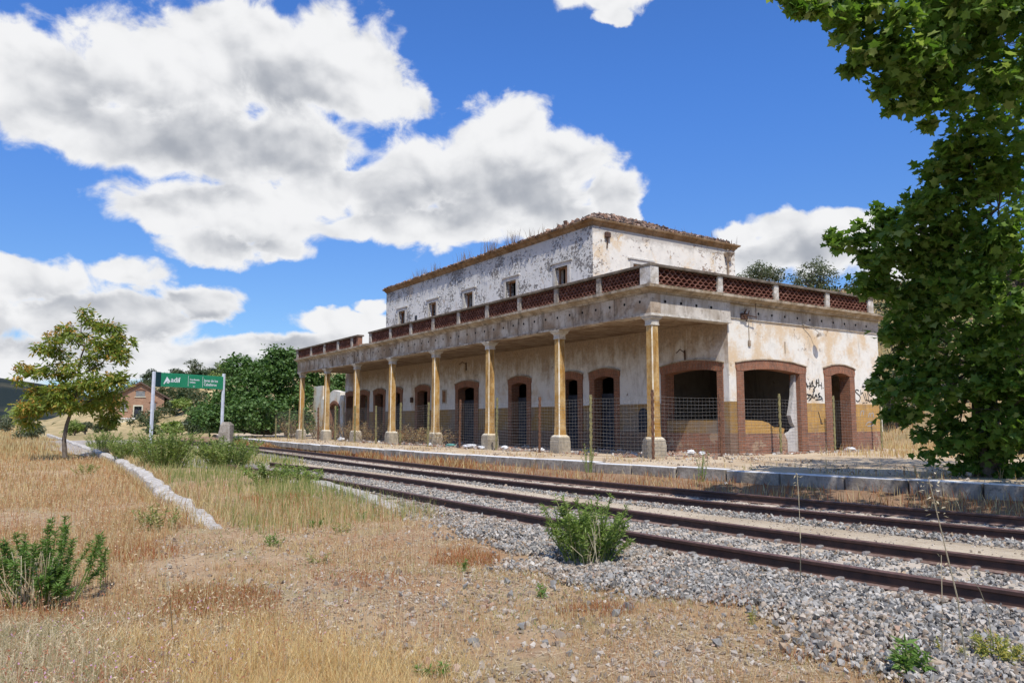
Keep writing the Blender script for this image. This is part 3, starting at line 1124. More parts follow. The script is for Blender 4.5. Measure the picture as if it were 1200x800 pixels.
def rand_rot(n):
    q = rng.normal(size=(n, 4)); q /= np.linalg.norm(q, axis=1)[:, None]
    a, b, c, d = q.T
    return np.stack([np.stack([1 - 2 * (c * c + d * d), 2 * (b * c - a * d), 2 * (b * d + a * c)], -1),
                     np.stack([2 * (b * c + a * d), 1 - 2 * (b * b + d * d), 2 * (c * d - a * b)], -1),
                     np.stack([2 * (b * d - a * c), 2 * (c * d + a * b), 1 - 2 * (b * b + c * c)], -1)], 1)


def stones(Pts, size):
    n = len(Pts)
    sc = rng.uniform(.55, 1.0, (n, 1, 3)) * size[:, None, None] * .5
    jv = SHARD_V[None] * rng.uniform(.6, 1.25, (n, 8, 3)) + rng.normal(0, .10, (n, 8, 3))
    Rm = rand_rot(n)
    Vv = np.einsum('nij,nkj->nki', Rm, jv * sc) + Pts[:, None, :]
    F = SHARD_F[None] + (np.arange(n) * 8)[:, None, None]
    return Vv.reshape(-1, 3), F.reshape(-1, 3)


def scatter_uv(n, u0, u1, v_lo, v_hi):
    """points between two plan curves, denser near the camera"""
    u = u0 + (u1 - u0) * rng.random(n)
    lo, hi = v_lo(u), v_hi(u)
    v = lo + (hi - lo) * rng.random(n)
    return u, v


def gravel(name, pts, size, mat):
    V1, F1 = stones(pts, size)
    return tag(build_np(name, [(V1, [F1], 0)], mat), kind='stuff')


GRAVEL_POLY = [(360, 540), (430, 573), (520, 610), (600, 642), (650, 676), (760, 692), (860, 716), (930, 742), (1010, 776), (1100, 815), (1500, 880), (1500, 700), (1200, 690), (800, 620), (600, 585), (430, 560)]
# shoulder on the near side
u, v = scatter_uv(180000, -15.5, 4.5, lambda u: c_near(u) - 5.2, lambda u: c_near(u) - .92)
X = P0[0] + U[0] * u + V[0] * v; Y = P0[1] + U[1] * u + V[1] * v
px, py = to_px(X, Y, np.zeros_like(X))
keep = in_poly(px + (fbm(X * 1.5, Y * 1.5, 5) - .5) * 130 + rng.normal(0, 16, len(X)), py + (fbm(X * 1.5, Y * 1.5, 6) - .5) * 50 + rng.normal(0, 7, len(X)), GRAVEL_POLY)
keep &= rng.random(len(X)) < np.clip(1.25 - np.hypot(X, Y) / 20, .3, 1)
on_sl = (np.abs((((u + 15.2 + .3) % .6) - .3)) < .13) & (v > c_near(u) - 1.28)
keep &= ~on_sl | (rng.random(len(X)) < .25)
X, Y, v, u = X[keep], Y[keep], v[keep], u[keep]
dist = c_near(u) - .834 - v
Z = terrain(X, Y) + .03 + .035 * sstep(dist, 1.6, .2) + rng.uniform(-.02, .02, len(X))
szs = rng.uniform(.028, .064, len(X)) * rng.choice([1, 1, 1, 1.5], len(X))
dusty = rng.random(len(X)) < .10 + .45 * sstep(fbm(X * .8, Y * .8, 16), .48, .62)
gravel('ballast', np.stack([X, Y, Z], -1)[~dusty], szs[~dusty], M['gravel'])
gravel('dusty_ballast', np.stack([X, Y, Z], -1)[dusty], szs[dusty], M['gravel_dusty'])
# between the near rails
u, v = scatter_uv(24000, -15.5, 9, lambda u: c_near(u) - .74, lambda u: c_near(u) + .74)
p = np.array([wpt(a, b, .055) for a, b in zip(u, v)]); p[:, 2] += rng.uniform(-.03, .018, len(p))
k = (np.abs(((u + 15.2) % .6) - .3) > 0) & ((np.abs((((u + 15.2 + .3) % .6) - .3)) > .13) | (rng.random(len(u)) < .42))
gravel('ballast', p[k], rng.uniform(.035, .075, k.sum()), M['gravel'])
# strip beside the far track, and the dusty stones inside it
u, v = scatter_uv(11000, -15.5, 30, lambda u: c_far(u) - 1.45, lambda u: c_far(u) - .90)
p = np.array([wpt(a, b, .07) for a, b in zip(u, v)]); p[:, 2] += rng.uniform(-.03, .02, len(p))
gravel('ballast', p, rng.uniform(.05, .095, len(p)), M['gravel'])
u, v = scatter_uv(12000, -15.5, 34, lambda u: c_far(u) - .72, lambda u: c_far(u) + .74)
p = np.array([wpt(a, b, .05) for a, b in zip(u, v)]); p[:, 2] += rng.uniform(-.03, .012, len(p))
k = fbm(u * .9, v * .9, 77) + rng.normal(0, .1, len(u)) > .42
gravel('dusty_ballast', p[k], rng.uniform(.04, .085, k.sum()), M['gravel_dusty'])
u, v = scatter_uv(3500, -15.5, 10, lambda u: c_near(u) + .90, lambda u: c_near(u) + 1.12)
p = np.array([wpt(a, b, .05) for a, b in zip(u, v)])
gravel('dusty_ballast', p, rng.uniform(.03, .06, len(p)), M['gravel_dusty'])
u, v = scatter_uv(2600, -15.5, 16, lambda u: c_near(u) + .95, lambda u: c_far(u) - 1.2)
p = np.array([wpt(a, b, .095) for a, b in zip(u, v)])
gravel('dusty_ballast', p, rng.uniform(.012, .05, len(p)), M['gravel_dusty'])
u, v = scatter_uv(5200, -14, 26, lambda u: c_kerb(u) + .4, lambda u: np.maximum(c_kerb(u) + 2.8, 3.0))
kk = (fbm(u * .8, v * .8, 123) > .44) & ((v < -.6) | (u < -.8))
p = np.array([wpt(a, b, .575) for a, b in zip(u[kk], v[kk])])
gravel('platform_grit', p, np.minimum(rng.gamma(1.5, .02, kk.sum()) + .012, .14), M['gravel_dusty'])
# scattered pebbles over the bare dirt
n = 42000
a = rng.uniform(R(-36), R(36), n); r = 4.2 + 14 * rng.random(n) ** 1.6
X, Y = r * np.sin(a), r * np.cos(a)
u, v = to_uv(X, Y)
px, py = to_px(X, Y, np.zeros(n))
k = (v < c_near(u) - 1.2) & (px > 180) & (fbm(X * .7, Y * .7, 15) + rng.normal(0, .10, n) > .5)
p = np.stack([X[k], Y[k], terrain(X[k], Y[k]) + .008], -1)
gravel('pebbles', p, np.minimum(rng.gamma(1.3, .017, k.sum()) + .008, .10), M['gravel_dusty'])

# single stones lying loose in the foreground
LOOSE = [(722, 726), (737, 718), (757, 735), (806, 703), (884, 722), (886, 738), (912, 700), (940, 700), (960, 640), (553, 757), (648, 690), (640, 758), (594, 683), (700, 640), (775, 640), (990, 682), (1013, 730),
         (560, 690), (480, 640), (505, 620), (478, 760), (520, 712), (612, 738), (668, 768), (598, 700), (840, 756), (770, 768), (690, 714), (545, 690), (572, 666), (655, 662), (828, 690), (1025, 766), (470, 700)]
st_me = []
for kk in range(6):
    Vv, Ff = stones(np.zeros((1, 3)), np.array([1.0]))
    st_me.append((Vv, Ff))
stone_data = []
for kk, (x, y) in enumerate(LOOSE):
    p = at_z(x, y, 0.0)
    if kk < 6:
        o = build_np('stone', [(st_me[kk][0] * .11, [st_me[kk][1]], 0)], M['gravel'])
        stone_data.append(o.data)
    else:
        o = bpy.data.objects.new('stone', stone_data[kk % 6]); COL.objects.link(o)
    o.location = (p[0], p[1], zt(p[0], p[1]) + .022)
    o.rotation_euler = (rng.uniform(0, 6), rng.uniform(0, 6), rng.uniform(0, 6))
    s_ = rng.uniform(.75, 1.25)
    o.scale = (s_, s_, s_ * .9)
    tag(o, 'fist-sized angular grey stone lying loose on the bare dry ground', 'stone', 'loose stones on the bare ground')

# ------------------------------------------------------------------ the station building
st = thing('station_building', 'abandoned two-storey white station with arcaded porch, ochre columns and crumbling plaster', 'building', (P0[0], P0[1], 0), FRAME_ROT)
VW, VB, U1 = 3.38, 12.0, 33.6        # front wall plane, back plane, far end
TW = .45                             # wall thickness
ZB, Z1, Z2, ZT = .45, 1.26, 2.29, 5.50


def arc(a0, a1, z_sp, z_cr, n=12):
    """points of a segmental arch from a0 to a1"""
    out = []
    for i in range(n + 1):
        t = i / n
        out.append((a0 + (a1 - a0) * t, z_sp + (z_cr - z_sp) * (1 - (2 * t - 1) ** 2)))
    return out


# openings in the front wall: (outer lo, outer hi, inner lo, inner hi, sill or None)
FRONT_OPEN = [(.23, 3.08, .48, 2.86, 1.68), (5.32, 7.12, 5.62, 6.80, None), (7.56, 9.32, 7.88, 9.0, None), (11.23, 13.07, 11.56, 12.78, None),
              (15.78, 18.10, 16.18, 17.80, None), (20.95, 22.78, 21.25, 22.46, None), (24.44, 26.26, 24.76, 25.96, None), (26.88, 28.70, 27.2, 28.4, None), (29.36, 31.28, 29.66, 30.98, None), (31.7, 33.4, 31.95, 33.2, None)]
END_OPEN = [(3.73, 7.37, 4.07, 7.02, 1.68), (8.46, 10.30, 8.85, 9.99, None)]
SP_O, CR_O, SP_I, CR_I = 3.54, 3.70, 3.30, 3.41


def wall_bands(axis, lo, hi, d0, d1, opens, plaster, name_suffix, niche=None):
    """three bands of one wall with its openings: plinth, dado, plaster"""
    def bx(g, a0, a1, z0, z1, x0=d0, x1=d1):
        if a1 - a0 < .005:
            return
        if axis == 'x':
            g.box(min(x0, x1), max(x0, x1), a0, a1, z0, z1)
        else:
            g.box(a0, a1, min(x0, x1), max(x0, x1), z0, z1)
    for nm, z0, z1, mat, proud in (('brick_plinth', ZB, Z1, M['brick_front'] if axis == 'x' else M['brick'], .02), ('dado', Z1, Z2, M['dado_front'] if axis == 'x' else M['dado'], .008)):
        cur = lo
        sgn = -1 if d1 > d0 else 1
        x0 = d0 + sgn * proud
        for (o0, o1, i0, i1, sill) in list(opens) + [(hi, hi, 0, 0, None)]:
            if o0 - cur > .005:
                g = Geo()
                bx(g, cur, o0, z0, z1, x0)
                g.build(nm, mat, st)
            cur = o1
    poly = [(lo, Z2)]
    for (o0, o1, i0, i1, sill) in opens:
        poly += [(o0, Z2)] + arc(o0, o1, SP_O, CR_O, 14) + [(o1, Z2)]
    poly += [(hi, Z2)]
    g = Geo()
    g.curtain(poly, ZT, axis, d0, d1)
    g.build('wall', plaster, st)


wall_bands('x', 0.0, U1, VW, VW + TW, FRONT_OPEN, M['plaster_front'], 'front')
wall_bands('y', VW + TW, VB, 0.0, TW, END_OPEN, M['plaster_end'], 'end')
# the corner block that belongs to both walls shows the end wall's coat
g = Geo(); g.box(VW + .004, VW + TW - .001, -.003, .02, Z2 + .003, ZT - .002)
g.build('corner_pier', M['plaster_end'], st)
g = Geo(); g.box(VB - TW, VB - .002, TW + .002, U1 - TW, ZB, ZT - .004); g.build('wall', M['plaster_end'], st)
g = Geo(); g.box(VW + TW + .002, VB, U1 - TW + .002, U1 - .003, ZB, ZT - .004); g.build('wall', M['plaster_end'], st)
# white strip up the free corner of the end wall
g = Geo(); g.box(VB - .11, VB + .012, -.026, .1, Z1, Z2 + .002); g.build('corner_strip', M['plaster_end'], st)
# inner rooms
g = Geo()
g.box(VW + TW + .01, VB - TW - .01, TW + .01, U1 - TW - .01, .50, .585)
g.build('floor', M['bank'], st)
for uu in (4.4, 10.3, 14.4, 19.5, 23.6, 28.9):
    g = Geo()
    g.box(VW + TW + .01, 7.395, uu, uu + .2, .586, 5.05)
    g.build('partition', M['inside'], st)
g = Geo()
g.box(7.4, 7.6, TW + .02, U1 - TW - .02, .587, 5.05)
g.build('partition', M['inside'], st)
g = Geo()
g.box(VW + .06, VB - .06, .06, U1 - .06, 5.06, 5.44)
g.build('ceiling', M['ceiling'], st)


def surround(axis, d0, dep, op, part='door_surround'):
    """brick frame: two jambs and a segmental arch, a little proud of the wall"""
    o0, o1, i0, i1, sill = op
    sgn = -1 if dep > 0 else 1
    f0 = d0 - .035
    f1 = d0 + dep
    root = bpy.data.objects.new(part, None); COL.objects.link(root); root.parent = st
    root.empty_display_size = .3

    def bx(a0, a1, z0, z1, q0=f0, q1=f1):
        g = Geo()
        if axis == 'x':
            g.box(q0, q1, a0, a1, z0, z1)
        else:
            g.box(a0, a1, q0, q1, z0, z1)
        g.build('jamb', M['brick_frame'], root)
    bx(o0 + .002, i0, ZB, SP_I)
    bx(i1, o1 - .002, ZB, SP_I)
    inner = arc(i0, i1, SP_I, CR_I, 12)
    outer = arc(o0 - .03, o1 + .03, SP_O + .01, CR_O + .012, 14)
    poly = [(o0 - .03, SP_I + .10)] + [(o0 + .002, SP_I + .03), (o0 + .002, SP_I)] + inner + [(o1 - .002, SP_I), (o1 - .002, SP_I + .03), (o1 + .03, SP_I + .10)] + outer[::-1]
    g = Geo()
    g.prism(poly, axis, f0 - .01, f1)
    g.build('arch', M['brick_arch'], root)
    # thin weathered drip course on the arch
    top = arc(o0 - .05, o1 + .05, SP_O + .014, CR_O + .016, 14)
    top2 = arc(o0 - .05, o1 + .05, SP_O + .05, CR_O + .052, 14)
    g = Geo()
    g.prism(top + top2[::-1], axis, f0 - .045, d0 + .05)
    g.build('drip_course', M['cornice'], root)
    return root


for op in FRONT_OPEN:
    surround('x', VW, .40, op, 'window_surround' if op[4] else 'door_surround')
for op in END_OPEN:
    surround('y', 0.0, .40, op, 'window_surround' if op[4] else 'door_surround')

# parapets below the two wide windows
g = Geo()
g.box(VW - .01, VW + .22, .48, 2.86, ZB, Z1 - .01)
g.build('parapet', M['brick'], st)
g = Geo()
g.box(VW + .0, VW + .215, .482, 2.858, Z1 - .008, 1.68)
g.build('parapet', M['dado_front'], st)
g = Geo()
g.prism([(4.07, ZB), (6.25, ZB), (6.25, 1.0), (6.1, Z1 - .02), (4.07, Z1 - .02)], 'y', -.005, .22)
g.build('broken_parapet', M['brick'], st)
g = Geo()
g.prism([(4.072, Z1 - .018), (6.08, Z1 - .018), (6.12, 1.40), (5.95, 1.44), (5.62, 1.42), (5.45, 1.50), (5.28, 1.60), (4.95, 1.66), (4.072, 1.685)], 'y', 0.004, .215)
g.build('broken_parapet', M['dado'], st)
g = Geo()
g.prism([(6.26, ZB), (7.02, ZB), (7.02, 3.28), (6.97, 3.28), (6.90, 2.95), (6.86, 2.55), (6.74, 2.1), (6.66, 1.85), (6.76, 1.6), (6.88, 1.45), (6.72, 1.30), (6.45, 1.20), (6.27, 1.05)], 'y', .14, .30)
g.build('render_patch', M['render_grey'], st)
# low dark niche beside the corner window
g = Geo()
g.prism([(3.80, .6), (4.28, .6)] + [(4.04 + .24 * math.cos(t), 1.9 + .24 * math.sin(t)) for t in np.linspace(0, math.pi, 9)], 'x', VW - .018, VW + .02)
g.build('niche', M['door_dark'], st)
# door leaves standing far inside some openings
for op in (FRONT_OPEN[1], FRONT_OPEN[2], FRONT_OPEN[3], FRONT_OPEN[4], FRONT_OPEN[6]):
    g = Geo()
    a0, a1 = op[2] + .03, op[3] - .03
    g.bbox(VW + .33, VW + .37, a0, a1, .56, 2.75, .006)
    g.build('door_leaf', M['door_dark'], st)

# porch roof: beam, cornice, ceiling
BV, BU = -.20, -.16           # outer faces of the beam
BZ0, BZ1 = 4.82, 5.50
UE = 32.95                    # far end of the porch roof
g = Geo(); g.box(BV, .22, BU, UE, BZ0, BZ1)
bf = g.build('beam', M['beam'], st)
g = Geo(); g.box(.222, VW - .002, BU + .01, .22, BZ0 + .003, BZ1 - .003)
be = g.build('beam', M['beam_end'], st)
g = Geo(); g.box(VW + .001, VB + .01, -.045, -.001, 5.02, 5.498)
band = g.build('frieze', M['beam_end'], st)
g = Geo(); g.box(.224, VW - .003, .224, UE - .02, 4.93, 5.10)
g.build('porch_ceiling', M['ceiling'], st)
# lower lip of the beam
g = Geo()
g.box(BV - .03, BV - .001, BU - .03, UE, BZ0 + .004, BZ0 + .07)
g.build('beam_lip', M['beam'], st)
g = Geo()
g.box(BV - .028, VW - .01, BU - .031, BU - .001, BZ0 + .005, BZ0 + .072)
g.build('beam_lip', M['capital'], st)


def cornice_run(profile, name, mat, path):
    """sweep a moulding along corner points given as (v, u) with outward mitres"""
    g = Geo()
    n = len(profile)
    rows = []
    for i, (p, off) in enumerate(path):
        rows.append([(p[0] + off[0] * d, p[1] + off[1] * d, z) for d, z in profile])
    for i in range(len(rows) - 1):
        vs = rows[i] + rows[i + 1]
        fs = [(k, (k + 1) % n, n + (k + 1) % n, n + k) for k in range(n)]
        fs += [tuple(range(n - 1, -1, -1)), tuple(range(n, 2 * n))]
        g.add(vs, fs)
    return g.build(name, mat, st)


PROF = [(-.30, 5.505), (.03, 5.505), (.04, 5.56), (.12, 5.60), (.15, 5.63), (.26, 5.645), (.27, 5.73), (-.30, 5.735)]
cornice_run(PROF, 'cornice', M['cornice'], [((BV, UE), (-1, 0)), ((BV, BU), (-1, -1)), ((VB + .02, BU), (0, -1))])
g = Geo(); g.box(.1, VB - .05, .15, UE - .1, 5.45, 5.70); g.build('terrace', M['bank'], st)

# drain holes along the beam
hole_me = None
hp = [(BV - .002, uu, 0) for uu in np.arange(.3, 27, .70)] + [(vv, BU - .002, 1) for vv in np.arange(.42, 3.1, .68)] + [(vv, -.047, 1) for vv in np.arange(4.2, 11.8, .7)]
for (vv, uu, kx) in hp:
    if hole_me is None:
        g = Geo(); g.tube([(-.004, 0, 0), (.02, 0, 0)], .045, 10)
        o = g.build('drain_hole', M['dark_hole'], st); hole_me = o.data
    else:
        o = bpy.data.objects.new('drain_hole', hole_me); COL.objects.link(o); o.parent = st
    o.location = (vv, uu, 5.27 + random.uniform(-.01, .01))
    o.rotation_euler = (0, 0, R(90) if kx else 0)


# balustrade: pillars, lattice panels of curved tiles, copings
def lattice(length, height=.53):
    g = Geo()
    rowh = height / 5
    wd = .185
    seg = 5
    for r in range(5):
        off = 0 if r % 2 == 0 else wd / 2
        a = off - wd / 2
        while a < length:
            c = a + wd / 2
            outer, inner = [], []
            for i in range(seg + 1):
                t = math.pi * i / seg
                outer.append((c + .095 * math.cos(t), r * rowh + .012 + .098 * math.sin(t)))
                inner.append((c + .076 * math.cos(t), r * rowh + .010 + .077 * math.sin(t)))
            pl = [(min(max(x, 0.0), length), min(z, height)) for x, z in outer + inner[::-1]]
            g.prism(pl, 'x', -.10, .10)
            a += wd
    return g


PZ0, PZ1, CP = 5.735, 6.28, 6.365
lat_front = lat_end = lat_short = None


def lattice_part(me, loc, rz):
    o = bpy.data.objects.new('lattice_panel', me); COL.objects.link(o); o.parent = st; o['kind'] = 'stuff'
    o.location = loc; o.rotation_euler = (0, 0, rz)
    return o


def pillar(v0, v1, u0, u1, top=PZ1, mat=None):
    g = Geo(); g.bbox(v0, v1, u0, u1, PZ0 - .002, top, .012)
    g.build('balustrade_pillar', mat or M['pillar'], st)


FP = [2.08, 4.39, 6.70, 9.02, 11.33, 13.64, 15.90, 18.20]
pillar(BV - .18, BV + .16, BU - .22, BU + .26)
edges = [BU + .26]
for p_ in FP:
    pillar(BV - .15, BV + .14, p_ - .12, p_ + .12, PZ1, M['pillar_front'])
    edges += [p_ - .12, p_ + .12]
edges.append(20.55)
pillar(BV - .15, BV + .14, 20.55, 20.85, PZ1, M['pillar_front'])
L0 = 2.01
gp_ = lattice(L0)
me0 = None
for i in range(0, len(edges), 2):
    a, b_ = edges[i], edges[i + 1]
    if me0 is None:
        o = gp_.build('lattice_panel', M['lattice'], st); me0 = o.data; o['kind'] = 'stuff'
        o.location = (BV, a, PZ0)
    else:
        o = lattice_part(me0, (BV, a, PZ0), 0)
    o.scale = (1, (b_ - a) / L0, 1)
# the far stretch beyond the collapsed gap
FP2 = [23.29, 25.4, 27.62, 30.0]
pillar(BV - .13, BV + .12, 22.36, 22.62, PZ1, M['brick_frame'])
e2 = [22.62]
for p_ in FP2:
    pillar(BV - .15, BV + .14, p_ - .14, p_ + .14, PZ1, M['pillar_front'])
    e2 += [p_ - .14, p_ + .14]
e2.append(32.5)
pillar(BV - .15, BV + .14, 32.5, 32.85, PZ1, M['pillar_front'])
for i in range(0, len(e2), 2):
    o = lattice_part(me0, (BV, e2[i], PZ0), 0); o.scale = (1, (e2[i + 1] - e2[i]) / L0, 1)
EP = [2.74, 5.54, 8.42]
e3 = [BV + .16]
for p_ in EP:
    pillar(p_ - .115, p_ + .115, BU - .17, BU + .12)
    e3 += [p_ - .115, p_ + .115]
pillar(10.98, 11.30, BU - .17, BU + .12)
e3.append(10.98)
for i in range(0, len(e3), 2):
    o = lattice_part(me0, (e3[i + 1], BU, PZ0), R(90)); o.scale = (1, (e3[i + 1] - e3[i]) / L0, 1)


def coping(v0, v1, u0, u1):
    g = Geo()
    g.bbox(v0, v1, u0, u1, PZ1 + .001, CP, .02)
    g.build('coping', M['coping'], st)


cr = random.Random(8)
uu = BU - .24
while uu < 20.8:
    un = min(uu + cr.uniform(2.0, 2.7), 20.9)
    if 20.9 - un < .6:
        un = 20.9
    dd = cr.uniform(-.008, .008)
    coping(BV - .20 + dd, BV + .20 + dd, uu + .004, un - .004)
    uu = un
uu = 22.3
while uu < 32.8:
    un = min(uu + cr.uniform(2.0, 2.7), 32.9)
    if 32.9 - un < .6:
        un = 32.9
    coping(BV - .20, BV + .20, uu + .004, un - .004)
    uu = un
vv = BV + .204
while vv < 11.3:
    vn = min(vv + cr.uniform(2.2, 3.0), 11.36)
    if 11.36 - vn < .7:
        vn = 11.36
    coping(vv + .004, vn - .004, BU - .22, BU + .20)
    vv = vn
# ragged broken masonry where the balustrade has fallen
g = Geo()
for k in range(7):
    a = 20.95 + k * .19
    g.bbox(BV - .10, BV + .12, a, a + .17, PZ0 - .002, PZ0 + random.uniform(.02, .10), .01)
g.build('broken_masonry', M['cornice'], st)


# columns
def column(u):
    c = bpy.data.objects.new('column', None)
    c.empty_display_size = .3
    COL.objects.link(c)
    c.parent = st
    c.location = (0, u, 0)
    return c


def sq(h, z, b):
    return [(-h + b, -h, z), (h - b, -h, z), (h, -h + b, z), (h, h - b, z), (h - b, h, z), (-h + b, h, z), (-h, h - b, z), (-h, -h + b, z)]


gpl = Geo(); gpl.loft([sq(.26, .50, .01), sq(.26, .95, .01), sq(.25, .965, .01), sq(.245, 1.08, .01), sq(.235, 1.10, .01)])
gsh = Geo()
gsh.loft([sq(.225, 1.10, .01), sq(.225, 1.125, .01), sq(.175, 1.17, .025)], 1)
bz = [(.165, 1.171), (.150, 1.5), (.145, 3.0), (.138, 4.52)]
rings = [sq(h, z, .03) for h, z in bz]
n = 8
for k in range(len(rings) - 1):
    for i in range(n):
        j = (i + 1) % n
        gsh.add([rings[k][i], rings[k][j], rings[k + 1][j], rings[k + 1][i]], [(0, 1, 2, 3)], 1 if i % 2 == 1 else 0)
gcp = Geo()
gcp.loft([sq(.150, 4.522, .03), sq(.165, 4.53, .02), sq(.165, 4.56, .02), sq(.155, 4.57, .02), sq(.158, 4.66, .02), sq(.175, 4.70, .02), sq(.225, 4.745, .01), sq(.225, 4.79, .01), sq(.26, 4.80, .01), sq(.26, 4.819, .01)])
first = None
for k in range(8):
    c = column(4.645 * k)
    if first is None:
        first = [gpl.build('plinth', M['column_plinth'], c), gsh.build('shaft', [M['shaft'], M['edge_white']], c), gcp.build('capital', M['capital'], c)]
    else:
        for o in first:
            d = bpy.data.objects.new(o.name.split('.')[0], o.data); COL.objects.link(d); d.parent = c

# upper storey
UU0, UU1 = 6.85, 27.0
WINS = [8.95, 12.88, 16.84, 20.80, 24.74]
ww = .44


def upper_wall():
    g = Geo()
    cur = UU0
    for c in WINS:
        g.box(VW, VW + TW, cur, c - ww, 5.5, 9.62)
        g.box(VW + .001, VW + TW, c - ww, c + ww, 8.25, 9.619)
        g.box(VW + .001, VW + TW, c - ww, c + ww, 5.5, 7.15)
        cur = c + ww
    g.box(VW, VW + TW, cur, UU1, 5.5, 9.62)
    g.build('upper_wall', M['plaster_upper'], st)
    g = Geo()
    g.box(VW + TW + .001, 5.58, UU0, UU0 + TW, 5.5, 9.618)
    g.box(5.58, 6.52, UU0 + .001, UU0 + TW, 8.28, 9.617)
    g.box(5.58, 6.52, UU0 + .001, UU0 + TW, 5.5, 7.0)
    g.box(6.52, VB, UU0, UU0 + TW, 5.5, 9.618)
    g.box(VW + .003, VW + TW, UU0 - .006, UU0 - .0005, 5.6, 9.617)
    g.build('upper_wall', M['plaster_upper_end'], st)
    g = Geo()
    g.box(VB - TW, VB - .002, UU0 + TW + .002, UU1 - .002, 5.5, 9.616)
    g.box(VW + TW + .002, VB - TW - .002, UU1 - TW, UU1 - .003, 5.5, 9.616)
    g.build('upper_wall', M['plaster_upper_end'], st)
    for uu in (10.8, 14.9, 18.8, 22.7):
        g = Geo()
        g.box(VW + TW + .01, 6.99, uu, uu + .15, 5.71, 9.5)
        g.build('partition', M['inside'], st)
    g = Geo()
    g.box(7.0, 7.15, UU0 + TW + .01, UU1 - TW - .01, 5.71, 9.5)
    g.build('partition', M['inside'], st)


upper_wall()


def window(c, axis, d0, half, z0, z1, shut):
    w_ = bpy.data.objects.new('window', None); COL.objects.link(w_); w_.parent = st
    w_.empty_display_size = .3
    w_.location = (d0, c, z0) if axis == 'x' else (c, d0, z0)
    h = z1 - z0

    def bx(g, a0, a1, q0, q1, zz0, zz1):
        if axis == 'x':
            g.box(q0, q1, a0, a1, zz0, zz1)
        else:
            g.box(a0, a1, q0, q1, zz0, zz1)
    def pr(poly, q0, q1, nm, mat):
        g = Geo()
        g.prism(poly, axis, q0, q1)
        g.build(nm, mat, w_)
    H = half
    pr([(-H - .17, -.05), (-H, -.05), (-H, h), (H, h), (H, -.05), (H + .17, -.05), (H + .17, h + .17), (-H - .17, h + .17)], -.025, .09, 'frame', M['frame_grey'])
    pr([(-H - .30, h + .172), (H + .30, h + .172), (H + .30, h + .235), (-H - .30, h + .235)], -.065, 0, 'drip_course', M['frame_grey'])
    pr([(-H, 0), (-H + .07, 0), (-H + .07, h - .07), (H - .07, h - .07), (H - .07, 0), (H, 0), (H, h), (-H, h)], .20, .27, 'casing', M['wood'])
    if shut:
        s0, s1 = shut
        pr([(s0 * H, .02), (s1 * H, .02), (s1 * H, h - .02), (s0 * H, h - .02)], .16, .20, 'shutter', M['wood_pale'])


for i, c in enumerate(WINS):
    window(c, 'x', VW, ww, 7.15, 8.25, [(-.9, -.15), None, (-.9, -.45), (-.92, -.1), None][i])
window(6.05, 'y', UU0, .47, 7.0, 8.28, None)
g = Geo(); g.box(VW - .012, VW + .1, 22.70, 22.98, 7.35, 7.76); g.build('vent', M['door_dark'], st)

PROF2 = [(-.20, 9.622), (.02, 9.622), (.03, 9.66), (.08, 9.70), (.11, 9.76), (.19, 9.80), (.21, 9.85), (.21, 9.875), (-.20, 9.89)]
cornice_run(PROF2, 'upper_cornice', M['cornice_ochre'], [((VB, UU1), (1, 1)), ((VW, UU1), (-1, 1)), ((VW, UU0), (-1, -1)), ((VB, UU0), (1, -1)), ((VB, UU1), (1, 1))])
# low hipped roof, its tiles mostly slipped
vc = (VW + VB) / 2
hw = (VB - VW) / 2
rise = 1.62
g = Geo()
e0 = .14
q = [(VW - e0, UU0 - e0, 9.895), (VB + e0, UU0 - e0, 9.895), (VB + e0, UU1 + e0, 9.895), (VW - e0, UU1 + e0, 9.895), (vc, UU0 + hw, 9.895 + rise), (vc, UU1 - hw, 9.895 + rise)]
g.add(q, [(0, 1, 4), (1, 2, 5, 4), (2, 3, 5), (3, 0, 4, 5), (3, 2, 1, 0)])
g.build('hip_roof', M['shed_roof'], st)


def roof_point(a, b):
    """height of the roof at v=a, u=b"""
    return 9.895 + rise * min(min(a - VW, VB - a, b - UU0, UU1 - b) / hw + .03, 1.0)


def tiles(n, region):
    P_, S_ = [], []
    for _ in range(n):
        a, b = region()
        P_.append((a, b, roof_point(a, b) + random.uniform(0, .05)))
    return np.array(P_)


def end_region():
    b = UU0 + hw * random.random() ** 1.1
    k = (b - UU0)
    return random.uniform(VW + k * .98 - .1, VB - k * .98 + .1), b


def side_region():
    a = VW - .25 + 1.7 * random.random() ** 1.6
    b = random.uniform(UU0, UU1)
    return a, b


TP = tiles(3600, end_region)
Vt, Ft = stones(TP, np.random.default_rng(3).uniform(.10, .24, len(TP)))
TP2 = tiles(1300, side_region)
Vt2, Ft2 = stones(TP2, np.random.default_rng(4).uniform(.08, .20, len(TP2)))
TP3 = np.array([(a, b, roof_point(a, b) + .08) for a, b in [(vc - hw + .6 + hw * .95 * random.random() ** .8 + random.uniform(-.3, .5), UU0 + .3 + 3.6 * random.random()) for _ in range(420)] if VW < a < VB and roof_point(a, b) > 10.15])
Vt3, Ft3 = stones(TP3, np.random.default_rng(6).uniform(.22, .46, len(TP3)))
o = build_np('roof_tiles', [(Vt, [Ft], 0), (Vt2, [Ft2], 0), (Vt3, [Ft3], 0)], M['rooftile'], st); o['kind'] = 'stuff'
# rubble heap at the near hip and a leftover chimney pot
g = Geo(); g.tube([(VW + .1, 8.75, 9.85), (VW + .1, 8.75, 10.08), (VW + .1, 8.78, 10.22)], [.09, .07, .10], 7); g.build('chimney_stub', M['metal_rust'], st)
g = Geo(); g.tube([(8.0, 7.2, 10.0), (8.0, 7.2, 10.25)], [.06, .05], 6); g.build('chimney_stub', M['metal_rust'], st)

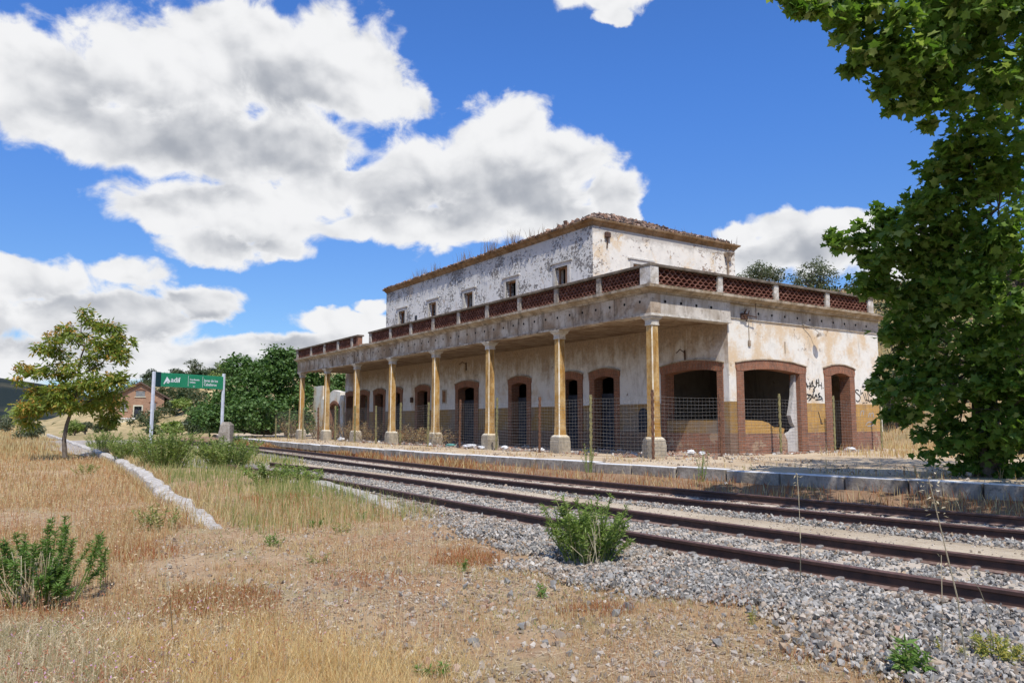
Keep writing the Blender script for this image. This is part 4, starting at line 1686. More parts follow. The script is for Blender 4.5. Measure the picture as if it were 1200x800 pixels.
# small fixtures on the walls
g = Geo()
for vv, z0, z1 in ((4.10, 5.05, 5.35), (4.24, 4.95, 5.30)):
    g.tube([(vv, -.06, z0), (vv, -.20, z1)], .02, 5)
g.tube([(4.0, -.05, 5.14), (4.15, -.20, 5.14), (4.60, -.22, 5.10)], .018, 5)
g.tube([(4.55, -.22, 5.02), (4.55, -.22, 6.20)], .012, 5)
g.bbox(3.98, 4.30, -.10, -.004, 5.02, 5.22, .01)
g.tube([(4.75, -.03, 5.1), (6.1, -.03, 5.12), (7.5, -.03, 5.08)], .008, 4)
g.build('cable_bracket', M['metal_rust'], st)
g = Geo()
g.tube([(7.2, -.03, 5.1), (7.7, -.18, 4.95), (7.85, -.32, 4.78)], .014, 5)
g.tube([(7.85, -.32, 4.80), (7.86, -.33, 4.74), (7.88, -.34, 4.66)], [.03, .12, .15], 9)
g.build('wall_lamp', M['beam_end'], st)
g = Geo()
g.tube([(4.42, -.02, 5.0), (4.42, -.02, 4.15)], .016, 5); g.bbox(4.36, 4.48, -.05, -.002, 4.15, 4.34, .01); g.bbox(6.28, 6.32, -.03, -.002, 4.02, 4.40, .006)
g.build('conduit', M['beam'], st)
g = Geo()
g.tube([(11.42, UU0 - .02, 9.62), (11.42, UU0 - .14, 9.55)], .03, 6)
g.loft([[(11.42 + a * s, UU0 - .14 + b * s, z) for a, b in ((-1, -1), (1, -1), (1, 1), (-1, 1))] for s, z in ((.06, 9.05), (.10, 9.25), (.20, 9.40), (.20, 9.43))])
g.tube([(11.42, UU0 - .10, 9.06), (11.42, UU0 - .08, 8.2)], .045, 7)
g.build('downpipe', M['beam'], st)
g = Geo()
g.bbox(4.0, 4.28, UU0 - .14, UU0 - .002, 9.20, 9.42, .03)
g.tube([(4.12, UU0 - .08, 9.2), (4.14, UU0 - .06, 9.0), (4.12, UU0 - .03, 8.75)], [.05, .035, .02], 6)
g.build('broken_gutter', M['metal_rust'], st)
# iron lamp hooks under the porch
for uu, zz in ((17.0, 4.55), (1.9, 4.0)):
    g = Geo()
    g.tube([(VW - .01, uu, zz), (VW - .25, uu, zz + .12), (VW - .42, uu, zz - .02)], .018, 5)
    g.tube([(VW - .02, uu, zz - .3), (VW - .03, uu, zz + .1)], .03, 5)
    g.build('lamp_hook', M['metal_rust'], st)
g = Geo(); g.bbox(VW - .03, VW - .001, 19.05, 19.55, 2.60, 3.35, .008); g.build('notice_frame', M['beam'], st)
g = Geo(); g.bbox(VW - .036, VW - .031, 19.14, 19.46, 2.68, 3.27, .004); g.build('notice_board', M['wood'], st)
g = Geo(); g.bbox(VW - .12, VW - .001, 23.05, 23.28, 2.75, 3.05, .03); g.build('bell_box', M['metal_rust'], st)


# writing sprayed on the end wall
def spray(strokes, x0, y0, sc, wd, mat, name):
    g = Geo()
    for ln in strokes:
        pts = []
        for x, y in ln:
            _, vv, zz = on_u(x0 + x / sc, y0 + y / sc, 0.0)
            pts.append((vv, zz))
        if len(pts) == 1:
            a, b = pts[0]
            pts = [(a - wd, b), (a + wd, b)]
        # smooth the stroke a little
        for _ in range(1):
            if len(pts) > 2:
                np_ = [pts[0]]
                for i in range(len(pts) - 1):
                    (a, b), (c, d) = pts[i], pts[i + 1]
                    np_ += [(a * .75 + c * .25, b * .75 + d * .25), (a * .25 + c * .75, b * .25 + d * .75)]
                pts = np_ + [pts[-1]]
        L, Rr = [], []
        for i in range(len(pts)):
            a = pts[max(i - 1, 0)]; b = pts[min(i + 1, len(pts) - 1)]
            dx_, dz_ = b[0] - a[0], b[1] - a[1]
            ln_ = math.hypot(dx_, dz_) + 1e-6
            k = wd * (1.0 if 0 < i < len(pts) - 1 else .6)
            L.append((pts[i][0] - dz_ / ln_ * k, -.0125, pts[i][1] + dx_ / ln_ * k))
            Rr.append((pts[i][0] + dz_ / ln_ * k, -.0125, pts[i][1] - dx_ / ln_ * k))
        n = len(pts)
        g.add(L + Rr, [(i, i + 1, n + i + 1, n + i) for i in range(n - 1)])
    return g.build(name, mat, st)


HASH = [[(152, 188), (172, 235), (182, 268)], [(160, 245), (205, 240)], [(205, 188), (208, 240), (203, 288)], [(215, 245), (240, 165), (238, 205), (250, 245)], [(215, 250), (262, 238)],
        [(312, 205), (282, 185), (302, 150), (278, 205), (300, 225), (268, 270), (262, 245)], [(316, 148), (322, 205), (318, 255)], [(312, 228), (352, 232)], [(354, 192), (357, 282)], [(375, 265)],
        [(270, 272), (245, 282), (264, 292), (266, 308), (240, 316)],
        [(170, 345), (150, 378), (158, 405), (188, 398), (196, 362), (168, 342)], [(208, 345), (206, 412)], [(182, 350), (226, 358), (228, 395), (190, 430)],
        [(256, 330), (236, 362), (256, 358), (238, 366), (240, 394), (262, 384)], [(264, 402), (282, 335), (300, 392)], [(268, 374), (296, 368)], [(336, 330), (306, 346), (328, 366), (346, 378), (310, 386)],
        [(275, 418), (372, 408), (344, 374)], [(360, 432), (373, 405)]]
SAK = [[(832, 302), (802, 284), (780, 308), (812, 338), (848, 368), (850, 415), (818, 446), (794, 420)], [(852, 290), (858, 350)], [(850, 348), (888, 322)], [(866, 318), (884, 340)],
       [(900, 236), (868, 246), (884, 260), (908, 252)], [(896, 292), (920, 278), (948, 290), (902, 294)], [(890, 345), (918, 432)], [(912, 330), (932, 425)],
       [(940, 330), (962, 424)], [(922, 420), (960, 428), (974, 452), (984, 410), (1004, 432), (990, 418)], [(878, 462), (906, 455)], [(918, 456), (942, 452)], [(955, 335), (985, 380), (1000, 345)]]
spray(HASH, 930, 430, 10.909, .022, M['black'], 'graffiti')
spray(SAK, 930, 430, 10.909, .018, M['black'], 'graffiti')
spray([[(680, 170), (690, 115), (720, 105), (715, 165)], [(770, 190), (790, 120), (800, 185)], [(800, 150), (835, 130), (832, 190)], [(740, 285), (770, 238), (825, 245), (832, 285), (760, 292)]], 940, 470, 10.0, .02, M['grey_spray'], 'graffiti')
spray([[(185, 120), (205, 190), (215, 225)], [(205, 195), (225, 240), (215, 262), (240, 262)], [(212, 215), (214, 262)], [(222, 225), (222, 262)]], 940, 470, 10.0, .02, M['black'], 'graffiti')

# ruined low wing beyond the far end, with an arch
rw = thing('ruined_wall', 'broken low wall with a brick arch behind the far end of the porch', 'wall', wpt(35.4, 3.5, 0), FRAME_ROT)
g = Geo()
op = (-1.1, 1.1)
g.box(-.2, .2, -1.75, op[0], .4, 3.5)
g.box(-.2, .2, op[1], 2.4, .4, 3.3)
g.box(-.2, .2, 2.4, 4.4, .4, 4.3)
top = arc(op[0], op[1], 2.7, 3.15, 10)
g.prism([(op[0], 3.72)] + top + [(op[1], 3.65), (.3, 3.9)], 'x', -.2, .2)
g.build('wall', M['plaster_end'], rw)
g = Geo()
t1 = arc(op[0], op[1], 2.7, 3.15, 10); t2 = arc(op[0] + .2, op[1] - .2, 2.62, 2.95, 10)
g.prism(t1 + t2[::-1], 'x', -.24, .2)
g.box(-.239, .2, op[0] + .001, op[0] + .2, .4, 2.64); g.box(-.239, .2, op[1] - .2, op[1] - .001, .4, 2.64)
g.build('brick_arch', M['brick_frame'], rw)

# ------------------------------------------------------------------ wire fence round the porch
FZ = .55
fence = thing('wire_fence', 'low wire mesh fence on mossy and rusty posts closing off the porch', 'fence', wpt(-.52, -.55, FZ), FRAME_ROT)
posts = [(0, 0)]
FU = [2.82 * k for k in range(0, 15)]
side_v = []
for x, y in ((844.5, 490), (914, 490), (977, 490), (1032, 490)):
    side_v.append(on_u(x, y, -.52)[1] + .55)
pl = [(0.0, u) for u in FU[::-1]] + [(v_, 0.0) for v_ in side_v]      # local x = v, y = u
for k, (vv, uu) in enumerate(pl):
    g = Geo()
    h = 1.98 + random.uniform(-.06, .06)
    ln = random.uniform(-.04, .04)
    r_ = .035
    rings = []
    for z in np.arange(-.15, h, .0525):
        e = 1.0 if (round((z + .15) / .0525) % 4) < 2 else 1.45
        rings.append([(vv + a * r_ * e + ln * z / 2, uu + b * r_, z) for a, b in ((-1, -.5), (1, -.5), (1, .5), (-1, .5))])
    g.loft(rings)
    rusty = k in (4, 10, 12, 14, 15)
    g.build('fence_post', M['post_rust'] if rusty else M['post_green'], fence)
for k in range(len(pl) - 1):
    (v0, u0), (v1, u1) = pl[k], pl[k + 1]
    g = Geo()
    sag = random.uniform(.01, .05)
    for z in np.linspace(.10, 1.82, 17):
        pts = [(v0 + (v1 - v0) * t, u0 + (u1 - u0) * t, z - sag * math.sin(math.pi * t) + random.uniform(-.006, .006)) for t in (0, .33, .67, 1)]
        g.tube(pts, .0032, 3)
    L = math.hypot(v1 - v0, u1 - u0)
    nn = int(L / .155)
    for i in range(1, nn):
        t = i / nn
        s = sag * math.sin(math.pi * t)
        g.tube([(v0 + (v1 - v0) * t, u0 + (u1 - u0) * t, .10 - s), (v0 + (v1 - v0) * t, u0 + (u1 - u0) * t, 1.82 - s)], .0018, 3)
    g.build('wire_mesh', M['wire'], fence)['kind'] = 'stuff'

# ------------------------------------------------------------------ old concrete edges on the near side
e1 = thing('concrete_edge', 'long white crumbling concrete edge running diagonally past the young tree', 'kerb', wpt(-4.0, -13.4, 0), FRAME_ROT)
ks = np.concatenate([np.arange(-4.55, 20, .45), np.arange(20, 97, 2.0)])
rows = []
for i, u in enumerate(ks):
    v = float(np.interp(u, K1U, K1V)) + random.uniform(-.05, .05)
    top = float(np.interp(u, [-4.6, -3, 0, 6, 97], [.03, .07, .13, .18, .20])) + random.uniform(-.035, .02)
    wd = float(np.interp(u, [-4.6, -3.5, 2, 20, 97], [.12, .16, .17, .15, .15])) + random.uniform(-.05, .04)
    rows.append([(v - wd - .03 + 13.4, u + 4.0, -.35), (v - wd + random.uniform(-.04, .04) + 13.4, u + 4.0, top - .05), (v - wd + .06 + 13.4, u + 4.0, top), (v + wd - .05 + 13.4, u + 4.0, top + random.uniform(-.02, .02)), (v + wd + 13.4, u + 4.0, top - .05), (v + wd + .03 + 13.4, u + 4.0, -.35)])
g = Geo(); g.loft(rows); g.build('concrete_strip', M['wall_concrete'], e1)
e2_ = thing('concrete_edge', 'short pale concrete edge in the grass beside the near rail', 'kerb', wpt(-1.0, -9.8, 0), FRAME_ROT)
rows = []
for i, u in enumerate(np.arange(-5.4, 3.0, .4)):
    v = float(np.interp(u, [-6.8, -4.8, -1.5, 2.6], [-10.75, -10.38, -9.85, -9.55])) + random.uniform(-.03, .03) + 9.8
    top = float(np.interp(u, [-5.4, -4.3, -2, 2.6], [.02, .08, .13, .17])) + random.uniform(-.02, .015)
    rows.append([(v - .17, u + 1.0, -.2), (v - .16, u + 1.0, top - .03), (v - .12, u + 1.0, top), (v + .12, u + 1.0, top), (v + .16, u + 1.0, top - .03), (v + .17, u + 1.0, -.2)])
g = Geo(); g.loft(rows); g.build('concrete_strip', M['wall_concrete'], e2_)

# ------------------------------------------------------------------ station sign
SL = np.array([-15.40, 33.0]); SR = np.array([-13.67, 36.4])
sd = (SR - SL) / np.linalg.norm(SR - SL)
SLEN = float(np.linalg.norm(SR - SL))
sign = thing('station_sign', 'green railway station name board on two pale posts above the weeds', 'sign', (SL[0], SL[1], 0), math.atan2(sd[1], sd[0]))
# local x along the board, -y faces the camera
for x in (0.0, SLEN):
    g = Geo(); g.bbox(x - .055, x + .055, -.055, .055, -.1, 3.78 if x == 0 else 3.90, .012); g.build('post', M['sign_post'], sign)
g = Geo(); g.bbox(.33, SLEN - .058, -.05, .05, 3.16, 3.76, .01); panel = g.build('panel', M['sign_green'], sign)
g = Geo(); g.bbox(.058, .326, -.06, .06, 3.14, 3.78, .01); g.build('end_box', M['sign_dark'], sign)


def text_part(txt, size, x, z, bold=0.0, squeeze=1.0):
    cu = bpy.data.curves.new('lettering', 'FONT')
    cu.body = txt
    cu.size = size
    cu.offset = bold
    tmp = bpy.data.objects.new('lettering', cu)
    COL.objects.link(tmp)
    dg = bpy.context.evaluated_depsgraph_get()
    me = bpy.data.meshes.new_from_object(tmp.evaluated_get(dg))
    COL.objects.unlink(tmp)
    bpy.data.objects.remove(tmp)
    n = len(me.vertices)
    co = np.zeros(n * 3, np.float32); me.vertices.foreach_get('co', co); co = co.reshape(-1, 3)
    out = np.stack([x + co[:, 0] * squeeze, np.full(n, -.0545), z + co[:, 1]], -1).astype(np.float32)
    me.vertices.foreach_set('co', out.ravel())
    me.materials.clear(); me.materials.append(M['white_print'])
    me.update()
    o = bpy.data.objects.new('lettering', me); COL.objects.link(o); o.parent = sign
    return o


text_part('adif', .30, .83, 3.375, .006, 1.12)
text_part('Coordinación', .105, 1.83, 3.50, .003, .92)
text_part('logística', .105, 1.83, 3.38, .003, .92)
text_part('Jerez de los', .175, 2.62, 3.47, .003, .98)
text_part('Caballeros', .175, 2.62, 3.29, .003, .98)
text_part('511', .08, 2.02, 3.20, .002, 1.0)
g = Geo()
g.add([(.45, -.0545, 3.28), (.62, -.0545, 3.60), (.82, -.0545, 3.38), (.74, -.0545, 3.36), (.66, -.0545, 3.41), (.56, -.0545, 3.35), (.50, -.0545, 3.27)], [tuple(range(7))])
g.add([(.60, -.0545, 3.33), (.66, -.0545, 3.385), (.76, -.0545, 3.335), (.70, -.0545, 3.31)], [(0, 1, 2, 3)])
g.build('emblem', M['white_print'], sign)
g = Geo()
for x in (1.74, 2.54):
    g.add([(x, -.0545, 3.22), (x + .016, -.0545, 3.22), (x + .016, -.0545, 3.70), (x, -.0545, 3.70)], [(0, 1, 2, 3)])
g.build('divider', M['white_print'], sign)

cb = at_d(265, 512, 33.5)
blk = Geo()
blk.loft([[(sx * (.24 + random.uniform(-.03, .03)) * s, sy * .22 * s, z) for sx, sy in ((-1, -1), (1, -1), (1, 1), (-1, 1))] for s, z in ((1, -.1), (1.02, .5), (.98, 1.1), (.92, 1.45), (.55, 1.58))])
o = blk.build('concrete_block', M['kerb']); o.location = (cb[0], cb[1], .05)
tag(o, 'rough grey concrete block standing at the foot of the right sign post', 'block')

# ------------------------------------------------------------------ distant brick goods shed
sc_ = at_d(162.5, 497, 140.0)
sz = zt(sc_[0], sc_[1])
shed = thing('goods_shed', 'small distant brick goods shed with pitched roof and dark doorway behind the young tree', 'building', (sc_[0], sc_[1], sz), R(22))
k = 140 / 900.0
W2, HE, HP = 26 * k, 4.0, 6.5
g = Geo()
base_z = -1.5
door = (-5.5 * k, 2.4 * k, 2.3)
DEP = 14.0


def gable():
    g = Geo()
    g.box(-W2, door[0], 0, .4, .2, HE)
    g.box(door[1], W2, 0, .4, .2, HE)
    g.box(door[0], door[1], .001, .4, door[2], HE)
    g.prism([(-W2, HE), (W2, HE), (0, HP)], 'y', .0, .4)
    g.box(-W2 + .01, -W2 + .4, .4, DEP, .2, HE)
    g.box(W2 - .4, W2 - .01, .4, DEP, .2, HE)
    g.build('wall', M['shed_brick'], shed)
    g = Geo(); g.box(-W2 - .3, W2 + .3, -.6, DEP, -2.0, .2); g.build('plinth', M['shed_pale'], shed)
    g = Geo(); g.box(-W2 - .25, W2 + .25, -.65, -.601, .05, .22); g.build('plinth_band', M['kerb_white'], shed)
    rf = Geo()
    for s in (-1, 1):
        rf.prism([(0, HP + .30), (s * (W2 + 1.7), HE - .95 + .30), (s * (W2 + 1.7), HE - .95), (0, HP)], 'y', -.5, DEP + .5)
    rf.build('roof', M['shed_roof'], shed)
    g = Geo(); g.box(door[0] - .2, door[0], -.08, .1, .2, door[2] + .25); g.box(door[1], door[1] + .2, -.08, .1, .2, door[2] + .25); g.box(door[0], door[1], -.08, .1, door[2], door[2] + .25)
    dr = g.build('door', M['shed_pale'], shed)
    g = Geo(); g.box(door[0], door[1], .30, .38, .2, door[2]); g.build('door_leaf', M['door_dark'], dr)
    for (a0, a1, z0, z1) in ((-20 * k, -13.5 * k, 1.6, 2.9), (11 * k, 17.5 * k, 1.6, 2.9), (-4.5 * k, 5 * k, 4.1, 5.05)):
        g = Geo(); g.box(a0, a1, -.06, -.002, z0, z1)
        wn = g.build('window', M['shutter'], shed)
        g = Geo(); g.box(a0 - .2, a1 + .2, -.14, -.07, z0 - .16, z0 - .003); g.build('sill', M['shed_pale'], wn)
        g = Geo(); g.prism(arc(a0 - .2, a1 + .2, z1 + .003, z1 + .25, 6) + arc(a0 - .2, a1 + .2, z1 + .2, z1 + .45, 6)[::-1], 'y', -.1, -.003); g.build('lintel', M['brick_frame'], wn)


gable()

# ------------------------------------------------------------------ plants
LEAF_RHOMB = np.array([(0, 0), (.5, .22), (1, 0), (.5, -.22)])
LEAF_NARROW = np.array([(0, 0), (.35, .09), (1, 0), (.35, -.09)])
LEAF_OVAL = np.array([(0, 0), (.25, .26), (.65, .26), (1, 0), (.65, -.26), (.25, -.26)])
LEAF_STAR = np.array([(0, 0), (.10, .20), (.08, .50), (.34, .34), (.56, .56), (.66, .22), (1.0, 0.0), (.66, -.22), (.56, -.56), (.34, -.34), (.08, -.50), (.10, -.20)])


def leaves(P_, size, shape, up=.6, along=None, fold=.18):
    """leaf blades at points P_; up biases them to lie flat; along gives the direction of the midrib"""
    n = len(P_)
    nrm = rng.normal(size=(n, 3)); nrm[:, 2] = np.abs(nrm[:, 2]) + up
    nrm /= np.linalg.norm(nrm, axis=1)[:, None]
    if along is None:
        d = rng.normal(size=(n, 3)); d[:, 2] -= .35
    else:
        d = along + rng.normal(size=(n, 3)) * .25
    d -= nrm * np.sum(d * nrm, 1)[:, None]
    d /= (np.linalg.norm(d, axis=1)[:, None] + 1e-9)
    b = np.cross(nrm, d)
    s = size[:, None, None]
    X_ = shape[None, :, 0, None]; Y_ = shape[None, :, 1, None]
    Vv = P_[:, None, :] + s * (X_ * d[:, None, :] + Y_ * b[:, None, :] + (np.abs(Y_) * fold - .12 * X_ * X_) * nrm[:, None, :])
    k = len(shape)
    F = np.arange(n * k).reshape(n, k)
    return Vv.reshape(-1, 3), F


def clumps(center, radii, n_cl, n_leaf, spread, shell=.55, flat=.8):
    """leaf points gathered in clumps through an ellipsoid"""
    d = rng.normal(size=(n_cl, 3)); d /= np.linalg.norm(d, axis=1)[:, None]
    rr = shell + (1 - shell) * rng.random((n_cl, 1)) ** .6
    rr *= rng.uniform(.75, 1.08, (n_cl, 1))
    C = np.array(center)[None] + d * rr * np.array(radii)[None]
    pts = C[rng.integers(0, n_cl, n_leaf)] + rng.normal(size=(n_leaf, 3)) * spread * np.array([1, 1, flat])
    return C, pts


def limb(g, a, b, r0, r1, sag=.1, n=4, mat=0):
    a, b = np.array(a, float), np.array(b, float)
    L = np.linalg.norm(b - a)
    o = rng.normal(size=3) * L * sag
    pts = [a + (b - a) * t + o * math.sin(math.pi * t) for t in np.linspace(0, 1, n)]
    g.tube(pts, list(np.linspace(r0, r1, n)), 6, mat)


def simple_tree(name, label, cat, loc, h, w_, mat_leaf_, n_leaf, leaf, shape=LEAF_RHOMB, trunk_h=.25, lobes=7, group=None, bark='bark', seed=0, flat=.8, up=.5):
    """bushy tree: several lobes of leaf clumps on real limbs"""
    t = thing(name, label, cat, loc, 0, group)
    g = Geo()
    top = np.array([0, 0, h * trunk_h])
    g.tube([(0, 0, -.4), (rng.normal() * .02 * h, 0, h * trunk_h * .5), top], [w_ * .05 + .03, w_ * .04 + .02, w_ * .032 + .015], 7)
    ch = []
    for k in range(lobes):
        a = 2 * math.pi * k / lobes + rng.uniform(-.4, .4)
        rad = w_ * .5 * rng.uniform(.30, .68) if k else 0
        zz = h * (trunk_h + (1 - trunk_h) * rng.uniform(.25, .72)) if k else h * .80
        c = np.array([rad * math.cos(a), rad * math.sin(a), zz])
        rr = np.array([w_ * rng.uniform(.20, .30), w_ * rng.uniform(.20, .30), h * (1 - trunk_h) * rng.uniform(.20, .30)])
        c[2] = min(c[2], h - rr[2] * .9)
        limb(g, top * .9, c, w_ * .022 + .012, .012)
        C, P_ = clumps(c, rr, 14, n_leaf // lobes, w_ * .045, .5)
        P_[:, 2] = np.maximum(P_[:, 2], .02 * h)
        for cc in C[:4]:
            limb(g, c, cc, .02, .006, .05, 3)
        ch.append(leaves(P_, rng.uniform(.7, 1.25, len(P_)) * leaf, shape, up))
    g.build('trunk', M[bark], t)
    Vv = [(a, [b], 0) for a, b in ch]
    build_np('crown', Vv, M[mat_leaf_], t)['kind'] = 'stuff'
    return t


# the plane tree on the platform, right
pt = np.array([9.3, 15.2])
plane = thing('plane_tree', 'large leafy plane tree overhanging the platform and tracks at the right edge', 'tree', (pt[0], pt[1], .55))


def loc_(p):
    return np.array(p) - np.array([pt[0], pt[1], .55])


BL = []   # (centre in world, radii, leaves)
for x, y, d, r, n in [(1000, 22, 11, 42, 260), (945, 2, 10.6, 30, 150), (925, -6, 10.5, 20, 70), (1040, 45, 11, 50, 380), (1075, 90, 11.5, 48, 340), (1050, 112, 11.6, 30, 150), (1010, 70, 11.2, 24, 100), (1110, 30, 12, 60, 420), (1120, 95, 12, 50, 340), (1180, 60, 11.5, 70, 520), (1150, -40, 11, 70, 420), (1060, -40, 11, 60, 320), (985, -25, 10.8, 45, 200), (1092, 128, 12, 26, 110),
                          (1180, 150, 12.5, 70, 560), (1135, 190, 13, 50, 380), (1105, 235, 13.5, 46, 340), (1170, 245, 13, 65, 540), (1075, 268, 14, 42, 300), (1130, 300, 13.8, 55, 460), (1185, 330, 13.2, 60, 520), (1095, 325, 14.4, 45, 360),
                          (1035, 295, 14.8, 38, 230), (1000, 290, 15.2, 30, 130), (978, 278, 15.3, 14, 36), (1040, 335, 15, 34, 200), (1065, 375, 15, 42, 320), (1125, 385, 14.5, 58, 500), (1190, 410, 13.8, 60, 520), (1045, 410, 15.4, 28, 150),
                          (1060, 445, 15.2, 36, 250), (1110, 455, 14.8, 52, 440), (1170, 480, 14.4, 55, 480), (1062, 490, 15.4, 26, 130), (1115, 515, 15.2, 36, 250), (1160, 532, 15, 32, 260), (1198, 530, 14.6, 40, 320), (1225, 470, 14.2, 50, 380), (1030, 445, 15.4, 16, 50), (1130, 545, 15.2, 16, 70), (1020, 265, 15.0, 22, 80), (1050, 255, 14.6, 22, 90)]:
    p = at_d(x, y, d)
    rm = r * d / 900
    BL.append((p, (rm, rm, rm * .95), n))
for p, r, n in [((11.2, 14, 5.5), 1.8, 700), ((12.5, 15.5, 4.5), 1.7, 500), ((11.5, 13, 3.2), 1.5, 420), ((8.2, 9.2, 6.7), 1.4, 480), ((9.8, 9.6, 6.2), 1.5, 520), ((8.9, 7.8, 7.6), 1.3, 420), ((11, 11, 7.2), 1.8, 560), ((7.2, 10.8, 8.0), 1.2, 380),
                ((9.0, 13.5, 8.6), 1.8, 600), ((10.2, 15.5, 9.6), 1.9, 500), ((10.5, 17.5, 6.0), 1.9, 500), ((11.8, 10.2, 4.9), 1.2, 420), ((9.9, 9.0, 5.0), .9, 260), ((12.0, 18, 3.5), 1.6, 350), ((6.6, 9.4, 7.4), 1.0, 240)]:
    BL.append((np.array(p), (r, r, r * .85), n))
g = Geo()
fork = np.array([.1, .1, 2.2])
g.tube([(0, 0, -.15), (.02, .03, .8), fork], [.30, .25, .20], 9)
forks = [np.array([.7, -.5, 4.0]), np.array([1.5, -2.6, 5.6]), np.array([1.2, .6, 5.0]), np.array([1.8, .1, 3.4]), np.array([1.4, -4.2, 6.6])]
for f_ in forks:
    limb(g, fork, f_, .16, .09, .06, 4)
ch = []
best = []
for (p, r, n) in BL:
    q = loc_(p)
    f_ = min(forks + [fork], key=lambda a: np.linalg.norm(a - q))
    if not (q[2] > 4.2 and q[1] < -2.2):
        limb(g, f_, q, .022, .006, .11, 6)
    n = int(n * (1.7 if r[0] < .99 else 1.2))
    C, P_ = clumps(q, r, max(6, n // 36), n, r[0] * .15, .45)
    for cc in (C[::2] if not (q[2] > 4.2 and q[1] < -2.2) else []):
        limb(g, q, cc, .009, .004, .05, 3)
    ch.append(leaves(P_, rng.uniform(.10, .20, len(P_)), LEAF_STAR, .45))
g.build('trunk', M['bark'], plane)
o = build_np('crown', [(a, [b], 0) for a, b in ch], M['leaf_plane'], plane); o['kind'] = 'stuff'
# the leaves that show largest, one by one
lv, lf = leaves(np.zeros((1, 3)), np.array([.17]), LEAF_STAR, .45)
lm = build_np('leaf', [(lv, [lf], 0)], M['leaf_plane'], plane)
first_leaf = lm
cnt = 0
for (p, r, n) in BL[:12]:
    q = loc_(p)
    for _ in range(14):
        d = rng.normal(size=3); d /= np.linalg.norm(d)
        if d[1] > .2:
            d[1] = -d[1]
        P_ = q + d * np.array(r) * rng.uniform(.7, .95)
        if cnt == 0:
            o = first_leaf
        else:
            o = bpy.data.objects.new('leaf', first_leaf.data); COL.objects.link(o); o.parent = plane
        o.location = P_
        o.rotation_euler = (rng.uniform(-.9, .9), rng.uniform(-.9, .9), rng.uniform(0, 6.28))
        s_ = rng.uniform(.75, 1.2); o.scale = (s_, s_, s_)
        cnt += 1

# the young tree on the left
ytp = at_z(76, 530, -.02); D_Y = 36.0
yp = at_d(76, 530, D_Y)
yb = zt(yp[0], yp[1])
young = thing('young_tree', 'young tree with airy green crown and orange seed clusters on dry grass', 'tree', (yp[0], yp[1], yb))
kY = D_Y / 900


def yl(x, y, dd=0.0):
    p = at_d(x, y, D_Y + dd)
    return p - np.array([yp[0], yp[1], yb])


g = Geo()
g.tube([yl(76, 536), yl(75, 515), yl(78, 498), yl(84, 480)], [.12, .095, .085, .07], 8)
br = [(84, 480, 92, 440, .085), (84, 480, 62, 470, .05), (92, 440, 100, 405, .06), (92, 440, 72, 425, .045), (92, 440, 120, 425, .05), (100, 405, 95, 380, .04), (100, 405, 128, 385, .035), (72, 425, 45, 432, .03), (72, 425, 62, 400, .03),
      (62, 470, 35, 480, .035), (120, 425, 142, 405, .03), (95, 380, 97, 366, .02), (128, 385, 110, 376, .02), (62, 400, 50, 408, .02), (84, 480, 125, 460, .05), (125, 460, 148, 448, .03), (72, 425, 70, 398, .02), (100, 405, 78, 395, .02)]
for x0, y0, x1, y1, r in br:
    limb(g, yl(x0, y0), yl(x1, y1, rng.uniform(-.8, .8)), r, r * .55, .04, 4)
g.build('trunk', M['bark'], young)
ch, sd_ = [], []
for x, y, rx, ry, n, seedn in [(97, 367, 8, 6, 80, 4), (110, 378, 14, 8, 190, 10), (78, 388, 14, 10, 210, 60), (62, 398, 12, 8, 150, 45), (48, 410, 10, 8, 130, 14), (66, 412, 12, 8, 150, 10), (95, 395, 14, 10, 170, 14), (128, 385, 14, 10, 260, 20), (142, 402, 12, 12, 280, 14),
                               (120, 402, 18, 13, 340, 40), (105, 420, 18, 12, 320, 24), (135, 420, 14, 14, 320, 20), (28, 434, 12, 5, 110, 55), (45, 436, 14, 7, 170, 50), (62, 436, 14, 8, 180, 30), (80, 432, 12, 10, 200, 14), (25, 447, 8, 4, 50, 20),
                               (45, 462, 14, 9, 240, 80), (35, 478, 14, 9, 260, 70), (55, 476, 14, 12, 320, 30), (33, 492, 11, 8, 180, 60), (68, 462, 14, 12, 320, 40), (85, 455, 16, 14, 380, 50), (108, 450, 18, 14, 430, 80), (130, 448, 18, 14, 420, 30), (146, 446, 6, 9, 110, 4),
                               (118, 470, 16, 14, 420, 60), (132, 468, 12, 12, 260, 16), (126, 488, 11, 12, 330, 10), (80, 476, 14, 10, 280, 40), (22, 475, 8, 5, 70, 14), (100, 476, 10, 8, 160, 30)]:
    c = yl(x, y, rng.uniform(-1.0, 1.0))
    C, P_ = clumps(c, (rx * kY, rx * kY * 1.1, ry * kY), max(5, n // 22), n, .13, .3, .7)
    for cc in C[:3]:
        pass
    dirs = P_ - c
    P_ = np.concatenate([P_, P_[::3] + rng.normal(size=P_[::3].shape) * .10])
    dirs = P_ - c
    ch.append(leaves(P_, rng.uniform(.16, .34, len(P_)), LEAF_NARROW * np.array([1, 2.0]), .35, dirs + np.array([0, 0, -.25])))
    if seedn:
        C2, P2 = clumps(c + np.array([0, -.15, .12]), (rx * kY * .9, rx * kY * .9, ry * kY * .8), max(2, seedn // 10), int(seedn * 1.5), .09, .5, .7)
        sd_.append(leaves(P2, rng.uniform(.08, .16, len(P2)), LEAF_OVAL, .2))
build_np('crown', [(a, [b], 0) for a, b in ch], M['leaf_young'], young)['kind'] = 'stuff'
build_np('seed_clusters', [(a, [b], 0) for a, b in sd_], M['seed'], young)['kind'] = 'stuff'


